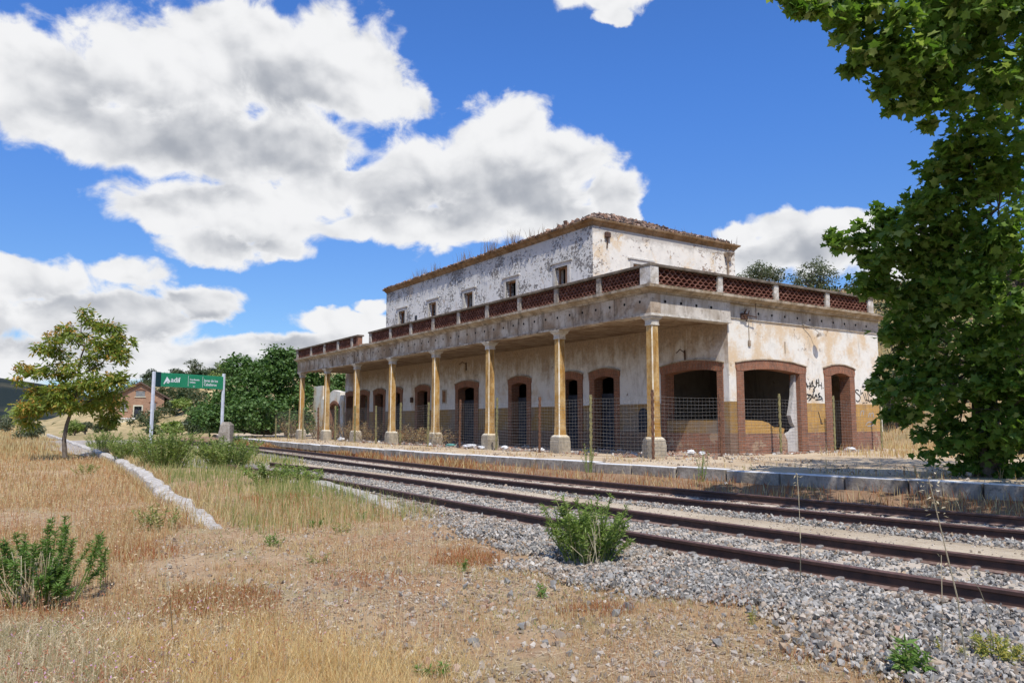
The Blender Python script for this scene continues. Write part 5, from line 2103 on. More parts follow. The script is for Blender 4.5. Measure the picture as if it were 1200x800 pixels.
# rounded shrubs
def shrub(name, label, cat, x, y, d, wpx, hpx, mat, n, leaf, shape=LEAF_RHOMB, group=None, z=None, up=.5):
    p = at_d(x, y, d)
    k = d / 900
    zz = zt(p[0], p[1]) if z is None else z
    return simple_tree(name, label, cat, (p[0], p[1], zz), hpx * k, wpx * k, mat, n, leaf, shape, .12, 9, group, up=up)


# big fig at the far end of the porch
fg = at_d(318, 500, 58)
fig = thing('fig_tree', 'broad dense green fig tree filling the space left of the far porch columns', 'tree', (fg[0], fg[1], zt(fg[0], fg[1])))
g = Geo(); ch = []
kF = 58 / 900
for x, y, rx, ry, n, dd in [(318, 440, 34, 22, 1100, 0), (290, 455, 28, 24, 900, -2), (262, 478, 28, 16, 800, -3), (300, 485, 36, 18, 1000, -4), (250, 490, 22, 12, 600, -4), (335, 430, 22, 18, 700, 1), (345, 470, 30, 26, 900, 0), (370, 455, 24, 22, 700, 3), (395, 470, 22, 20, 500, 4), (278, 428, 18, 12, 350, 0), (325, 418, 26, 10, 420, 0), (235, 485, 14, 12, 300, -2), (355, 430, 20, 16, 400, 2), (400, 448, 14, 10, 250, 5), (340, 495, 30, 12, 500, -1)]:
    c = at_d(x, y, 58 + dd) - np.array(fig.location)
    limb(g, (0, 0, .3), c, .12, .04, .05, 4)
    n = int(n * 2.7)
    C, P_ = clumps(c, (rx * kF, rx * kF, ry * kF), max(8, n // 40), n, .24, .5)
    P_[:, 2] = np.maximum(P_[:, 2], .1)
    ch.append(leaves(P_, rng.uniform(.16, .27, len(P_)), LEAF_OVAL * np.array([1, 1.3]), .55))
g.build('trunk', M['bark'], fig)
build_np('crown', [(a, [b], 0) for a, b in ch], M['leaf_fig'], fig)['kind'] = 'stuff'

# trees on the hills
for x, yb_, d, wpx, hpx, mat, lb in [(895, 345, 78, 56, 40, 'leaf_olive', 'grey-green olive tree on the hill just right of the upper storey'),
                                     (958, 350, 74, 62, 52, 'leaf_olive', 'pale sparse olive tree on the hill nearest the plane tree')]:
    p = at_d(x, yb_, d)
    zz = zt(p[0], p[1])
    top = at_d(x, yb_ - hpx + 4, d)[2]
    simple_tree('olive_tree', lb, 'tree', (p[0], p[1], zz), max(top - zz, 2.5), wpx * d / 900, mat, 2600, .28, LEAF_RHOMB, .22, 10)
HT = [(205, 503, 95, 26, 13, 'leaf_bush'), (236, 503, 90, 30, 15, 'leaf_oak'), (180, 504, 100, 18, 9, 'leaf_olive'), (256, 500, 100, 24, 17, 'leaf_oak'), (120, 503, 115, 22, 10, 'leaf_olive'), (176, 452, 195, 20, 16, 'leaf_oak'), (205, 444, 200, 16, 16, 'leaf_oak'), (228, 440, 200, 22, 22, 'leaf_olive'), (247, 442, 195, 18, 12, 'leaf_oak'), (268, 440, 190, 18, 14, 'leaf_oak'), (288, 440, 185, 26, 14, 'leaf_oak'), (155, 462, 205, 16, 12, 'leaf_oak'),
      (212, 462, 160, 22, 16, 'leaf_oak'), (232, 470, 150, 26, 18, 'leaf_oak'), (215, 482, 130, 26, 16, 'leaf_bush'), (250, 468, 150, 28, 16, 'leaf_bush'), (211, 480, 135, 18, 18, 'leaf_oak'), (240, 488, 118, 26, 16, 'leaf_oak'), (222, 498, 105, 20, 14, 'leaf_olive'), (262, 452, 170, 20, 14, 'leaf_bush'), (208, 458, 175, 16, 12, 'leaf_olive')]
for i, (x, y, d, wpx, hpx, mat) in enumerate(HT):
    p = at_d(x, y, d)
    zz = zt(p[0], p[1])
    lb = {'leaf_oak': 'dark evergreen oak scattered on the dry hillside beyond the station sign', 'leaf_olive': 'grey-green olive tree on the dry hillside beyond the station sign', 'leaf_bush': 'lighter green bushy tree on the dry hillside beyond the station sign'}[mat]
    simple_tree('hillside_tree', lb, 'tree', (p[0], p[1], zz), hpx * d / 900 * 1.15, wpx * d / 900, mat, 800, .55, LEAF_RHOMB, .15, 7, 'trees on the hillside beyond the sign')
# bushes at the far end of the field
for i, (x, d, wpx, hpx, mat, lb) in enumerate([(8, 120, 40, 22, 'leaf_olive', 'grey-green bush at the far edge of the dry field, left frame edge'), (22, 230, 30, 16, 'leaf_bush', 'low green bush below the dark far hill at left'), (38, 70, 36, 22, 'leaf_olive', 'dusty grey shrub under the left branches of the young tree'), (100, 100, 20, 15, 'leaf_olive', 'dusty shrub between the young tree and the brick shed'), (88, 90, 22, 18, 'leaf_bush', 'greyish bush just right of the young trunk')]):
    p = at_d(x, 500, d)
    simple_tree('field_bush', lb, 'bush', (p[0], p[1], zt(p[0], p[1])), hpx * d / 900, wpx * d / 900, mat, 1300, .10 + .0022 * d, LEAF_RHOMB, .1, 8)


for x, y, d, wpx, hpx, mat, lb in [(1052, 505, 38, 44, 70, 'leaf_olive', 'pale green bush on the slope just right of the end wall'), (1085, 470, 48, 46, 60, 'leaf_bush', 'yellowish green bush on the slope behind the plane tree'), (1120, 420, 60, 60, 50, 'leaf_olive', 'grey-green bush higher up the slope behind the plane tree')]:
    p = at_d(x, y, d)
    simple_tree('slope_bush', lb, 'bush', (p[0], p[1], zt(p[0], p[1])), hpx * d / 900, wpx * d / 900, mat, 1800, .16, LEAF_RHOMB, .1, 9)


# scrub over the nearer hills: nobody could count it
def scrub():
    n = 3600
    a = np.concatenate([rng.uniform(R(-34), R(-11), 2900), rng.uniform(R(18), R(40), 700)])
    r = np.where(np.arange(n) < 2900, rng.uniform(88, 255, n), rng.uniform(42, 90, n))
    X, Y = r * np.sin(a), r * np.cos(a)
    k = (terrain(X, Y) > .25) & (to_uv(X, Y)[1] > 2) & ~((np.abs(600 + 900 * X / Y - 168) < 36) & (r < 142)) & (fbm(X * .05, Y * .05, 44) > .34)
    X, Y, r = X[k], Y[k], r[k]
    ch = []
    for x, y, rr in zip(X, Y, r):
        s = rng.uniform(.5, 1.5) * (1.0 if rr > 95 else .55)
        z = zt(x, y)
        C, P_ = clumps((x, y, z + s * .6), (s * 1.1, s * 1.1, s * .8), 6, 60, s * .22, .5)
        ch.append(leaves(P_, rng.uniform(.3, .7, 60) * (1.0 if rr > 95 else .6), LEAF_RHOMB, .5))
    tag(build_np('scrub', [(a_, [b_], 0) for a_, b_ in ch], M['leaf_scrub']), kind='stuff')


scrub()


# upright leafy weeds: stems with leaves all along
def stemmy(name, label, cat, loc, stems, h, spread, leaf, mat, group=None, shape=LEAF_NARROW, per=26, stem_mat='leaf_bush', lean=.25, start=.15, dead=0, up=.6, vary=.45):
    t = thing(name, label, cat, loc, 0, group)
    g = Geo()
    PS, DS = [], []
    for k in range(stems):
        a = rng.uniform(0, 2 * math.pi)
        r0 = spread * rng.random() ** .5
        hh = h * rng.uniform(1 - vary, 1.0) * (1 - .25 * r0 / (spread + 1e-6))
        b = np.array([r0 * .55 * math.cos(a), r0 * .55 * math.sin(a), -.03])
        top = np.array([r0 * math.cos(a) * (1 + lean), r0 * math.sin(a) * (1 + lean), hh]) + rng.normal(size=3) * .055 * h
        mid = (b + top) / 2 + np.array([rng.normal() * .03 * h, rng.normal() * .03 * h, .05 * h])
        g.tube([b, mid, top], [.006 * (h + .3), .005 * (h + .3), .003 * (h + .3)], 4)
        tt = start + (1 - start) * rng.random(per) ** .8
        base = np.where(tt[:, None] < .5, b + (mid - b) * (tt[:, None] * 2), mid + (top - mid) * (tt[:, None] * 2 - 1))
        ang = rng.uniform(0, 2 * math.pi, per)
        d = np.stack([np.cos(ang), np.sin(ang), .55 + .5 * tt], -1)
        PS.append(base); DS.append(d)
    P_, D_ = np.concatenate(PS), np.concatenate(DS)
    g.build('stems', M[stem_mat], t)['kind'] = 'stuff'
    Vv, F = leaves(P_, rng.uniform(.65, 1.2, len(P_)) * leaf, shape, up, D_ * 1.4)
    build_np('leaves', [(Vv, [F], 0)], M[mat], t)['kind'] = 'stuff'
    if dead:
        g = Geo()
        for k in range(dead):
            a = rng.uniform(0, 2 * math.pi)
            r0 = spread * rng.uniform(.1, .9)
            b = np.array([r0 * .5 * math.cos(a), r0 * .5 * math.sin(a) - spread * .2, -.02])
            q = b + np.array([rng.normal() * .12, -abs(rng.normal()) * .1, h * rng.uniform(.3, .65)])
            g.tube([b, (b + q) / 2 + rng.normal(size=3) * .02, q], .004, 3)
        g.build('dead_stems', M['dry_stem'], t)['kind'] = 'stuff'
    return t


def gpos(x, y):
    p = at_z(x, y, 0.0)
    z = zt(p[0], p[1])
    p = at_z(x, y, z)
    return (p[0], p[1], zt(p[0], p[1]))


stemmy('shrub', 'dense round green shrub growing in the gravel against the near rail', 'shrub', gpos(688, 662), 95, .90, .42, .078, 'leaf_oleander', shape=LEAF_NARROW * np.array([1, 1.2]), per=50, lean=.20, start=.26, dead=36, vary=.62)
stemmy('leafy_weed', 'tall bright green leafy weed clump in the left foreground with dry stalks', 'plant', gpos(50, 708), 56, .80, .46, .058, 'leaf_weed', per=150, lean=.06, start=.38, dead=90, vary=.62)
stemmy('weed_spike', 'single upright dark green weed spike right of the big foreground weed clump', 'plant', gpos(119, 690), 2, .60, .03, .07, 'leaf_weed', per=110, lean=.02, start=.15)
for x, y, h, sp, st_n, per, mat, lb in [
        (192, 548, 1.55, .95, 110, 36, 'leaf_bush', 'largest green bush in the middle of the row in front of the sign'),
        (150, 540, 1.15, .65, 55, 32, 'leaf_bush', 'green bush leftmost of the row in front of the sign'),
        (118, 528, 1.3, .85, 60, 32, 'leaf_bush', 'small green bush behind the white concrete edge'),
        (266, 547, 1.25, .95, 100, 38, 'leaf_bush', 'round green bush at the foot of the grey concrete block'),
        (318, 566, .60, .70, 44, 26, 'leaf_bush', 'loose yellowish green weed clump left of the near rail end'),
        (362, 566, .42, .4, 26, 24, 'leaf_bush', 'small green weed clump close to the near rail end')]:
    stemmy('bush', lb, 'bush', gpos(x, y), st_n, h, sp, .13, mat, per=per, start=.1, shape=LEAF_NARROW * np.array([1, 1.4]))
for x, y, h, sp, n_, per, lf_, mat, lb in [
        (185, 622, .42, .30, 26, 26, .07, 'grass_green', 'faded green weed tuft beside the near end of the white concrete edge'),
        (100, 556, .45, .40, 22, 24, .08, 'grass_green', 'faded green weed tuft in the dry field near the young trunk'),
        (322, 640, .17, .12, 12, 18, .05, 'leaf_weed', 'small green weed tuft alone on the bare ground'),
        (370, 618, .18, .12, 11, 18, .05, 'leaf_weed', 'small green weed tuft left of the middle of the clearing'),
        (402, 622, .16, .14, 12, 18, .045, 'grass_green', 'low pale weed tuft between two green tufts'),
        (424, 610, .17, .10, 9, 18, .05, 'leaf_weed', 'small green weed sprout nearest the pale concrete edge'),
        (542, 670, .16, .06, 7, 18, .045, 'leaf_weed', 'green sprout in the red dried patch'),
        (636, 700, .19, .05, 6, 20, .045, 'leaf_weed', 'small upright green sprout left of the round shrub'),
        (1068, 792, .22, .10, 12, 22, .085, 'leaf_weed', 'broad-leaved green weed at the bottom right edge of the gravel'),
        (1168, 778, .22, .16, 40, 20, .04, 'leaf_yellow', 'feathery yellow-green weed clump in the gravel at lower right'),
        (882, 732, .16, .03, 4, 26, .03, 'leaf_yellow', 'small yellow spike of a weed in the gravel'),
        (1098, 770, .16, .03, 3, 26, .03, 'leaf_yellow', 'yellow weed spike left of the feathery clump'),
        (1128, 775, .15, .03, 3, 26, .03, 'leaf_yellow', 'yellow weed spike right beside the feathery clump'),
        (508, 790, .10, .10, 8, 14, .05, 'leaf_weed', 'tiny green sprout at the bottom edge of the picture'),
        (372, 660, .14, .12, 10, 12, .05, 'grass_green', 'tiny olive-green tuft on the bare ground')]:
    stemmy('weed', lb, 'plant', gpos(x, y), n_, h, sp, lf_, mat, per=per, start=.1, shape=LEAF_NARROW * np.array([1, 1.5]))


def plat_pos(x, y, z=.55):
    p = at_z(x, y, z)
    return (p[0], p[1], z)


for x, y, h, sp, n_, per, mat, lb, zz in [
        (690, 552, .85, .18, 12, 22, 'grass_green', 'tall thin green weed at the platform edge below the mossy post', .40),
        (704, 522, 1.25, .26, 9, 16, 'leaf_olive', 'tall pale thistle behind the fence between two columns', .55),
        (822, 562, .80, .14, 7, 16, 'leaf_bush', 'thin green weed growing from the platform edge near the corner', .35),
        (920, 570, .35, .14, 9, 20, 'leaf_yellow', 'yellowish weed clump under the platform edge', .2),
        (955, 582, .28, .14, 9, 20, 'leaf_yellow', 'yellow weed clump beside the far rail', .12),
        (882, 566, .55, .12, 8, 16, 'leaf_bush', 'green weed against the kerb left of the yellow weeds', .25),
        (1022, 516, .9, .25, 14, 18, 'leaf_olive', 'grey dry weed at the right corner of the end wall', .56),
        (652, 516, .55, .3, 16, 16, 'straw', 'dry straw-coloured weed tuft inside the fence', .55)]:
    stemmy('platform_weed', lb, 'plant', plat_pos(x, y, zz), n_, h, sp, .07, mat, per=per, start=.15)
# straggling dry brush inside the fence at the far columns
for x, y, h, sp, lb in [(372, 512, 1.5, .9, 'tall dry grass round the base of the seventh column'), (410, 513, 1.3, .8, 'dry grass round the foot of the sixth column'), (432, 515, 1.3, .8, 'dry greenish brush between far columns behind the fence'), (350, 511, 1.7, 1.0, 'tall dry grass at the last column of the porch'),
                        (500, 520, 1.1, .9, 'bare dry bramble between the fourth and fifth columns'), (520, 521, 1.0, .8, 'dry straw brush at the foot of the fourth column'), (470, 518, 1.0, .7, 'dry weeds beside the fifth column'), (385, 512, 1.5, .8, 'dry grass clump between sixth and seventh columns')]:
    p = on_v(x, y, .5)
    q = wpt(p[0], .5 + random.uniform(-.3, .5), .55)
    stemmy('dry_brush', lb, 'plant', q, 60, h, sp, .16, 'straw', per=10, start=.2, stem_mat='dead_brown', shape=LEAF_NARROW * np.array([1, .6]), up=.1)


# tall dry grass stalks standing near the camera
def stalk(label, pts, r, heads, head_len=.10):
    t = thing('dry_stalk', label, 'plant', pts[0])
    b = np.array(pts[0])
    g = Geo()
    L = [np.array(p) - b for p in pts]
    g.tube(L, list(np.linspace(r, r * .5, len(L))), 4)
    g.build('stem', M['dry_stem'], t)
    PS, DS = [], []
    for k in range(heads):
        f = .78 + .22 * rng.random()
        i = min(int(f * (len(L) - 1)), len(L) - 2)
        ff = f * (len(L) - 1) - i
        p0_ = L[i] + (L[i + 1] - L[i]) * ff
        d = rng.normal(size=3); d[2] = abs(d[2]) * .4
        d /= np.linalg.norm(d)
        e = p0_ + d * head_len * rng.uniform(.3, 1.2)
        PS += [e] ; DS += [d]
    Vv, F = leaves(np.array(PS), rng.uniform(.02, .04, len(PS)), LEAF_NARROW * np.array([1, 2]), .2, np.array(DS))
    build_np('seed_head', [(Vv, [F], 0)], M['dry_stem'], t)['kind'] = 'stuff'


def sp_(x, y, d):
    return tuple(at_d(x, y, d))


stalk('tall leaning dry grass stalk with open seed head at lower right', [gpos(1133, 782), sp_(1122, 700, 5.15), sp_(1105, 630, 5.1), sp_(1088, 560, 5.0)], .006, 46, .09)
stalk('thin straight dry stalk left of the tall leaning stalk', [gpos(1104, 770), sp_(1104, 700, 5.3), sp_(1103, 650, 5.3)], .004, 8, .03)
stalk('slender upright dry stalk in front of the rails right of centre', [gpos(938, 690), sp_(938, 630, 7.0), sp_(936, 580, 7.0), sp_(934, 555, 7.0)], .005, 12, .03)
stalk('short bent dry stalk near the right frame edge', [gpos(1165, 760), sp_(1156, 710, 5.6), sp_(1148, 690, 5.5), sp_(1132, 668, 5.4)], .004, 16, .05)
stalk('thin pale stalk on the bare ground at lower left', [gpos(203, 752), sp_(199, 700, 5.3), sp_(195, 655, 5.3)], .0035, 10, .02)

# ------------------------------------------------------------------ grass
def blades(X, Y, Z, h, wd, lean=.35):
    n = len(X)
    a = rng.uniform(0, 2 * math.pi, n)
    ca, sa = np.cos(a), np.sin(a)
    b = rng.uniform(0, 2 * math.pi, n)
    ln = h * rng.uniform(.05, 1, n) * lean
    lx, ly = np.cos(b) * ln, np.sin(b) * ln
    base = np.stack([X, Y, Z - .01], -1)
    wv = np.stack([ca * wd, sa * wd, np.zeros(n)], -1)
    mid = base + np.stack([lx * .35, ly * .35, h * .55], -1)
    tip = base + np.stack([lx, ly, h], -1)
    Vv = np.stack([base - wv, base + wv, mid + wv * .7, mid - wv * .7, tip], 1).reshape(-1, 3)
    i = np.arange(n)[:, None] * 5
    return Vv, [i + np.array([[0, 1, 2, 3]]), i + np.array([[3, 2, 4]])]


def polar(n, a0, a1, r0, r1, pw=1.0):
    a = rng.uniform(R(a0), R(a1), n)
    r = r0 * (r1 / r0) ** (rng.random(n) ** pw)
    X, Y = r * np.sin(a), r * np.cos(a)
    u, v = to_uv(X, Y)
    px, py = to_px(X, Y, np.zeros(n))
    return X, Y, r, u, v, px, py


def grass(name, X, Y, r, h, mat, wmul=1.0, lean=.35):
    Z = terrain(X, Y)
    wd = np.maximum(.0022, .00035 * r) * wmul
    Vv, Fs = blades(X, Y, Z, h, wd, lean)
    tag(build_np(name, [(Vv, Fs, 0)], M[mat]), kind='stuff')


BARE = [(255, 600), (330, 560), (420, 590), (520, 625), (640, 690), (860, 740), (960, 800), (480, 800), (430, 735), (200, 690), (150, 650)]
# left field, reddish straw
X, Y, r, u, v, px, py = polar(260000, -42, 2, 5.2, 90, 1.1)
k1 = np.interp(u, K1U, K1V)
den = np.where((v < k1 - .2) | (u < -4.6), 1.0, 0.0)
den *= np.where(in_poly(px, py, BARE), .0, 1.0) * np.where((py > 735) & (px > 130), .12, 1.0) * np.where(px > 330, .0, 1.0)
den *= np.clip(2.4 * fbm(X * .55, Y * .55, 81) - .62, 0.06, 1) * np.interp(r, [6, 14, 30], [.7, .9, 1.0])
den *= np.where(in_poly(px, py, [(-200, 690), (130, 690), (160, 800), (-200, 800)]), .45, 1)
k = rng.random(len(X)) < den
red = fbm(X * .22, Y * .22, 83) + rng.normal(0, .12, len(X)) + .25 * sstep(py, 520, 560) * sstep(py, 700, 640) > .53
hh = rng.uniform(.04, .26, len(X)) * np.interp(r, [5, 9, 30, 90], [.6, .8, 1.3, 1.6]) * (.6 + .8 * fbm(X * .7, Y * .7, 87))
grass('dry_grass', X[k & ~red], Y[k & ~red], r[k & ~red], hh[k & ~red], 'straw')
grass('dry_grass', X[k & red], Y[k & red], r[k & red], hh[k & red] * .9, 'straw_red')
kh = k & (rng.random(len(X)) < .55) & (r < 40)
P_ = np.stack([X[kh], Y[kh], terrain(X[kh], Y[kh]) + hh[kh] * rng.uniform(.7, 1.15, kh.sum())], -1)
Vv, F = leaves(P_, np.maximum(rng.uniform(.015, .04, len(P_)), .0016 * r[kh]), LEAF_NARROW * np.array([1, 2.2]), .1)
tag(build_np('grass_heads', [(Vv, [F], 0)], M['heads']), kind='stuff')
# golden grass at the bottom left
X, Y, r, u, v, px, py = polar(130000, -36, 4, 3.0, 6.8, .9)
den = sstep(py + 60 * (fbm(X * 1.5, Y * 1.5, 92) - .5), 700, 790) * sstep(px, 80, 220) * sstep(px - .55 * (py - 800) + 200 * (fbm(X, Y, 94) - .5), 640, 400)
k = rng.random(len(X)) < den * np.clip(2.6 * fbm(X * 1.3, Y * 1.3, 91) - .65, .05, 1)
grass('golden_grass', X[k], Y[k], r[k], rng.uniform(.03, .20, k.sum()) * (.45 + .9 * fbm(X[k] * 2.1, Y[k] * 2.1, 93)), 'straw_gold', .6, 1.1)
# sparse short grass on the bare ground
X, Y, r, u, v, px, py = polar(150000, -36, 36, 3.4, 17, .9)
ok = (v < c_near(u) - 1.3) & (px > 120) & (px < 1220)
den = np.where(ok, 1.0, 0) * np.clip(3.2 * (fbm(X * 1.1, Y * 1.1, 95) - .33), .06, .95) * np.where(in_poly(px, py, GRAVEL_POLY), np.where(py > 690, .28, .10), 1.0)
k = rng.random(len(X)) < den
rd = fbm(X * .8, Y * .8, 97) + rng.normal(0, .08, len(X))
grass('short_grass', X[k & (rd < .56)], Y[k & (rd < .56)], r[k & (rd < .56)], rng.uniform(.03, .11, (k & (rd < .56)).sum()), 'straw', .9, .9)
grass('short_grass', X[k & (rd >= .56)], Y[k & (rd >= .56)], r[k & (rd >= .56)], rng.uniform(.03, .10, (k & (rd >= .56)).sum()), 'straw_red', .9, .9)
# dead straw lying flat, and single taller stalks
n = 70000
a = rng.uniform(R(-38), R(36), n); r = 3.6 * (22 / 3.6) ** (rng.random(n) ** .9)
X, Y = r * np.sin(a), r * np.cos(a)
u, v = to_uv(X, Y)
px, py = to_px(X, Y, np.zeros(n))
k = (v < c_near(u) - 1.4) & (rng.random(n) < np.clip(2.6 * (fbm(X * .9, Y * .9, 89) - .3), .08, 1) * np.where(in_poly(px, py, GRAVEL_POLY), .12, 1))
X, Y = X[k], Y[k]
th = rng.uniform(0, 6.28, len(X)); L_ = rng.uniform(.03, .16, len(X)); wd = np.maximum(.0016, .0003 * r[k])
d_ = np.stack([np.cos(th), np.sin(th), rng.uniform(-.05, .25, len(X))], -1) * L_[:, None] * .5
q_ = np.stack([-np.sin(th), np.cos(th), np.zeros(len(X))], -1) * wd[:, None]
c_ = np.stack([X, Y, terrain(X, Y) + .012], -1)
Vv = np.stack([c_ - d_ - q_, c_ - d_ + q_, c_ + d_ + q_, c_ + d_ - q_], 1).reshape(-1, 3)
tag(build_np('straw_litter', [(Vv, [np.arange(len(X) * 4).reshape(-1, 4)], 0)], M['litter_straw']), kind='stuff')
X, Y, r, u, v, px, py = polar(5000, -40, 12, 3.8, 16, .9)
k = (v < c_near(u) - 1.6) & (fbm(X * .7, Y * .7, 90) > .5) & ((px < 520) | (py > 700))
hh = rng.uniform(.18, .48, k.sum())
Z = terrain(X[k], Y[k])
Vv, Fs = blades(X[k], Y[k], Z, hh, np.maximum(.0016, .00025 * r[k]), .25)
tip = Vv.reshape(-1, 5, 3)[:, 4]
hp_ = np.repeat(tip, 5, 0) + rng.normal(size=(len(tip) * 5, 3)) * np.array([.008, .008, .022])
V2, F2 = leaves(hp_, rng.uniform(.012, .026, len(hp_)), LEAF_NARROW * np.array([1, 2.0]), .1)
tag(build_np('wild_oats', [(Vv, Fs, 0), (V2, [F2], 0)], M['heads']), kind='stuff')
# low green growth among the dry litter
X, Y, r, u, v, px, py = polar(26000, -36, 30, 3.8, 18, .9)
k = (v < c_near(u) - 1.6) & (px > 150) & (rng.random(len(X)) < np.clip(5 * (fbm(X * .8, Y * .8, 99) - .48), 0, .9))
grass('low_green_growth', X[k], Y[k], r[k], rng.uniform(.015, .07, k.sum()), 'grass_green', 1.3, 1.6)
# grass between the old edge and the track
X, Y, r, u, v, px, py = polar(70000, -34, -2, 9, 60, 1.0)
k1 = np.interp(u, K1U, K1V)
na = np.minimum(c_near(u), -7.4) - 1.35
na = np.where(u > 10, c_far(u) - 1.9, na)
den = np.where((v > k1 + .25) & (v < na), 1.0, 0) * np.where(u < -5.5, 0, 1)
den *= np.clip(2.4 * fbm(X * .45, Y * .45, 101) - .55, .04, 1)
k = rng.random(len(X)) < den
gr = fbm(X * .3, Y * .3, 103) + rng.normal(0, .1, len(X)) + .15 + .12 * sstep(u, -2, 8)
hh = rng.uniform(.12, .40, len(X))
grass('green_grass', X[k & (gr > .5)], Y[k & (gr > .5)], r[k & (gr > .5)], hh[k & (gr > .5)], 'grass_green')
grass('dry_grass', X[k & (gr <= .5)], Y[k & (gr <= .5)], r[k & (gr <= .5)], hh[k & (gr <= .5)] * .8, 'straw')
# pale tangled weeds at the bottom left
X, Y, r, u, v, px, py = polar(30000, -42, -22, 3.4, 7.2, 1.0)
den = sstep(px, 210, 90) * sstep(py, 690, 730) * np.clip(2 * fbm(X * 2, Y * 2, 96) - .3, .1, 1)
k = rng.random(len(X)) < den
grass('dry_tangle', X[k], Y[k], r[k], rng.uniform(.02, .16, k.sum()) * (.5 + fbm(X[k] * 1.9, Y[k] * 1.9, 98)), 'tangle', .9, 2.2)
# dry grass leaning over the sides of the old concrete edge
u = rng.uniform(-4.4, 30, 5200); side = rng.choice([-1, 1], 5200)
v = np.interp(u, K1U, K1V) + side * rng.uniform(.10, .38, 5200)
X = P0[0] + U[0] * u + V[0] * v; Y = P0[1] + U[1] * u + V[1] * v
k = fbm(u * .8, v * .8, 131) > .40
grass('edge_grass', X[k], Y[k], np.hypot(X[k], Y[k]), rng.uniform(.10, .40, k.sum()), 'straw', 1.0, .8)
# red dried weeds in patches
PX, PY, PR = [], [], []
for x, y, rx, ry, n in [(545, 655, 42, 9, 1500), (262, 705, 70, 16, 3200), (325, 588, 44, 8, 1500), (150, 650, 60, 14, 1500), (700, 720, 50, 8, 500), (215, 715, 40, 10, 700), (870, 705, 46, 8, 450), (770, 690, 30, 6, 250), (60, 720, 80, 14, 700), (420, 680, 60, 10, 350), (960, 770, 60, 10, 300)]:
    for _ in range(n):
        a, q = rng.uniform(0, 6.28), rng.random() ** .6
        p = at_z(x + rx * q * math.cos(a), y + ry * q * math.sin(a), 0)
        PX.append(p[0]); PY.append(p[1])
PX, PY = np.array(PX), np.array(PY)
grass('red_weeds', PX, PY, np.hypot(PX, PY), rng.uniform(.03, .12, len(PX)), 'red_weed', .9, .9)
# dry weeds against the foot of the platform
u, v = scatter_uv(15000, -14.5, 42, lambda u: c_far(u) + .98, lambda u: np.minimum(c_kerb(u) - .02, c_far(u) + 2.4))
X = P0[0] + U[0] * u + V[0] * v; Y = P0[1] + U[1] * u + V[1] * v
f = (v - c_far(u) - .98) / np.maximum(c_kerb(u) - c_far(u) - 1.0, .1)
k = rng.random(len(u)) < np.clip(2.2 * fbm(u * .5, v * .5 + 9, 105) - .45, .05, 1)
Z = .08 + .2 * np.clip(f, 0, 1)
wd = np.maximum(.003, .0004 * np.hypot(X, Y))
hh = rng.uniform(.08, .34, len(u)) * (.5 + .7 * fbm(u * .35, v, 107))
half = rng.random(len(u)) < .55
for nm, mat, kk in (('dry_weeds', 'red_weed', k & half), ('dry_weeds', 'straw', k & ~half)):
    Vv, Fs = blades(X[kk], Y[kk], Z[kk], hh[kk], wd[kk], .6)
    tag(build_np(nm, [(Vv, Fs, 0)], M[mat]), kind='stuff')
# weeds and tufts on the platform paving and along the building foot
u = rng.uniform(-14, 40, 5200); v = c_kerb(u) + .35 + rng.gamma(1.2, .9, 5200)
k = (fbm(u * .8, v * .8, 109) > .56) & (v < 3.2)
u, v = u[k], v[k]
X = P0[0] + U[0] * u + V[0] * v; Y = P0[1] + U[1] * u + V[1] * v
Vv, Fs = blades(X, Y, np.full(len(X), .56), rng.uniform(.04, .22, len(X)), np.full(len(X), .007), .6)
tag(build_np('platform_grass', [(Vv, Fs, 0)], M['straw']), kind='stuff')
# dry grass on the yard and slope right of the building
X, Y, r, u, v, px, py = polar(30000, 14, 42, 22, 90, 1.0)
k = ((v > 12.4) | ((u < -1.5) & (v > 5.5))) & (fbm(X * .2, Y * .2, 111) + rng.normal(0, .1, len(X)) > .42)
grass('slope_grass', X[k], Y[k], r[k], rng.uniform(.2, .6, k.sum()), 'straw')
# far field and hillside tufts at left
X, Y, r, u, v, px, py = polar(40000, -38, -13, 55, 190, 1.0)
k = (v < -13) & (terrain(X, Y) < 1.2)
grass('far_grass', X[k], Y[k], r[k], rng.uniform(.3, .7, k.sum()), 'straw')
# small pink flowers among the foreground grass
X, Y, r, u, v, px, py = polar(1500, -36, 4, 4.2, 7.0, 1.0)
k = (py > 690) & (px < 420) & (fbm(X * 1.4, Y * 1.4, 113) > .52)
P_ = np.stack([X[k], Y[k], terrain(X[k], Y[k]) + rng.uniform(.05, .22, k.sum())], -1)
Vv, F = leaves(P_, rng.uniform(.012, .022, len(P_)), LEAF_OVAL, .6)
tag(build_np('pink_flowers', [(Vv, [F], 0)], M['pink']), kind='stuff')

# dry weeds along the roof edge (they grow on the building, so they are its part)
PX, PZ = [], []
chs = []
for uu, n, h in [(10.2, 14, .55), (10.9, 18, .6), (12.2, 30, .85), (12.8, 20, .9), (14.2, 34, .8), (14.6, 30, .9), (16.6, 26, .7), (17.4, 22, .6), (20.2, 26, .6), (21.4, 30, .55), (22.4, 24, .6), (23.6, 14, .4), (9.2, 10, .4)]:
    x_ = VW - .15 + rng.normal(size=n) * .12; y_ = uu + rng.normal(size=n) * .22
    Vv, Fs = blades(x_, y_, np.full(n, 9.88), rng.uniform(.4, 1.0, n) * h, np.full(n, .009), .45)
    chs.append((Vv, Fs, 0))
n = 40
Vv, Fs = blades(rng.uniform(VW, VB, n), np.full(n, UU0 - .15) + rng.normal(size=n) * .1, np.full(n, 9.88), rng.uniform(.1, .45, n), np.full(n, .016), .35)
chs.append((Vv, Fs, 0))
o = build_np('roof_weeds', chs, M['dead_brown'], st); o['kind'] = 'stuff'

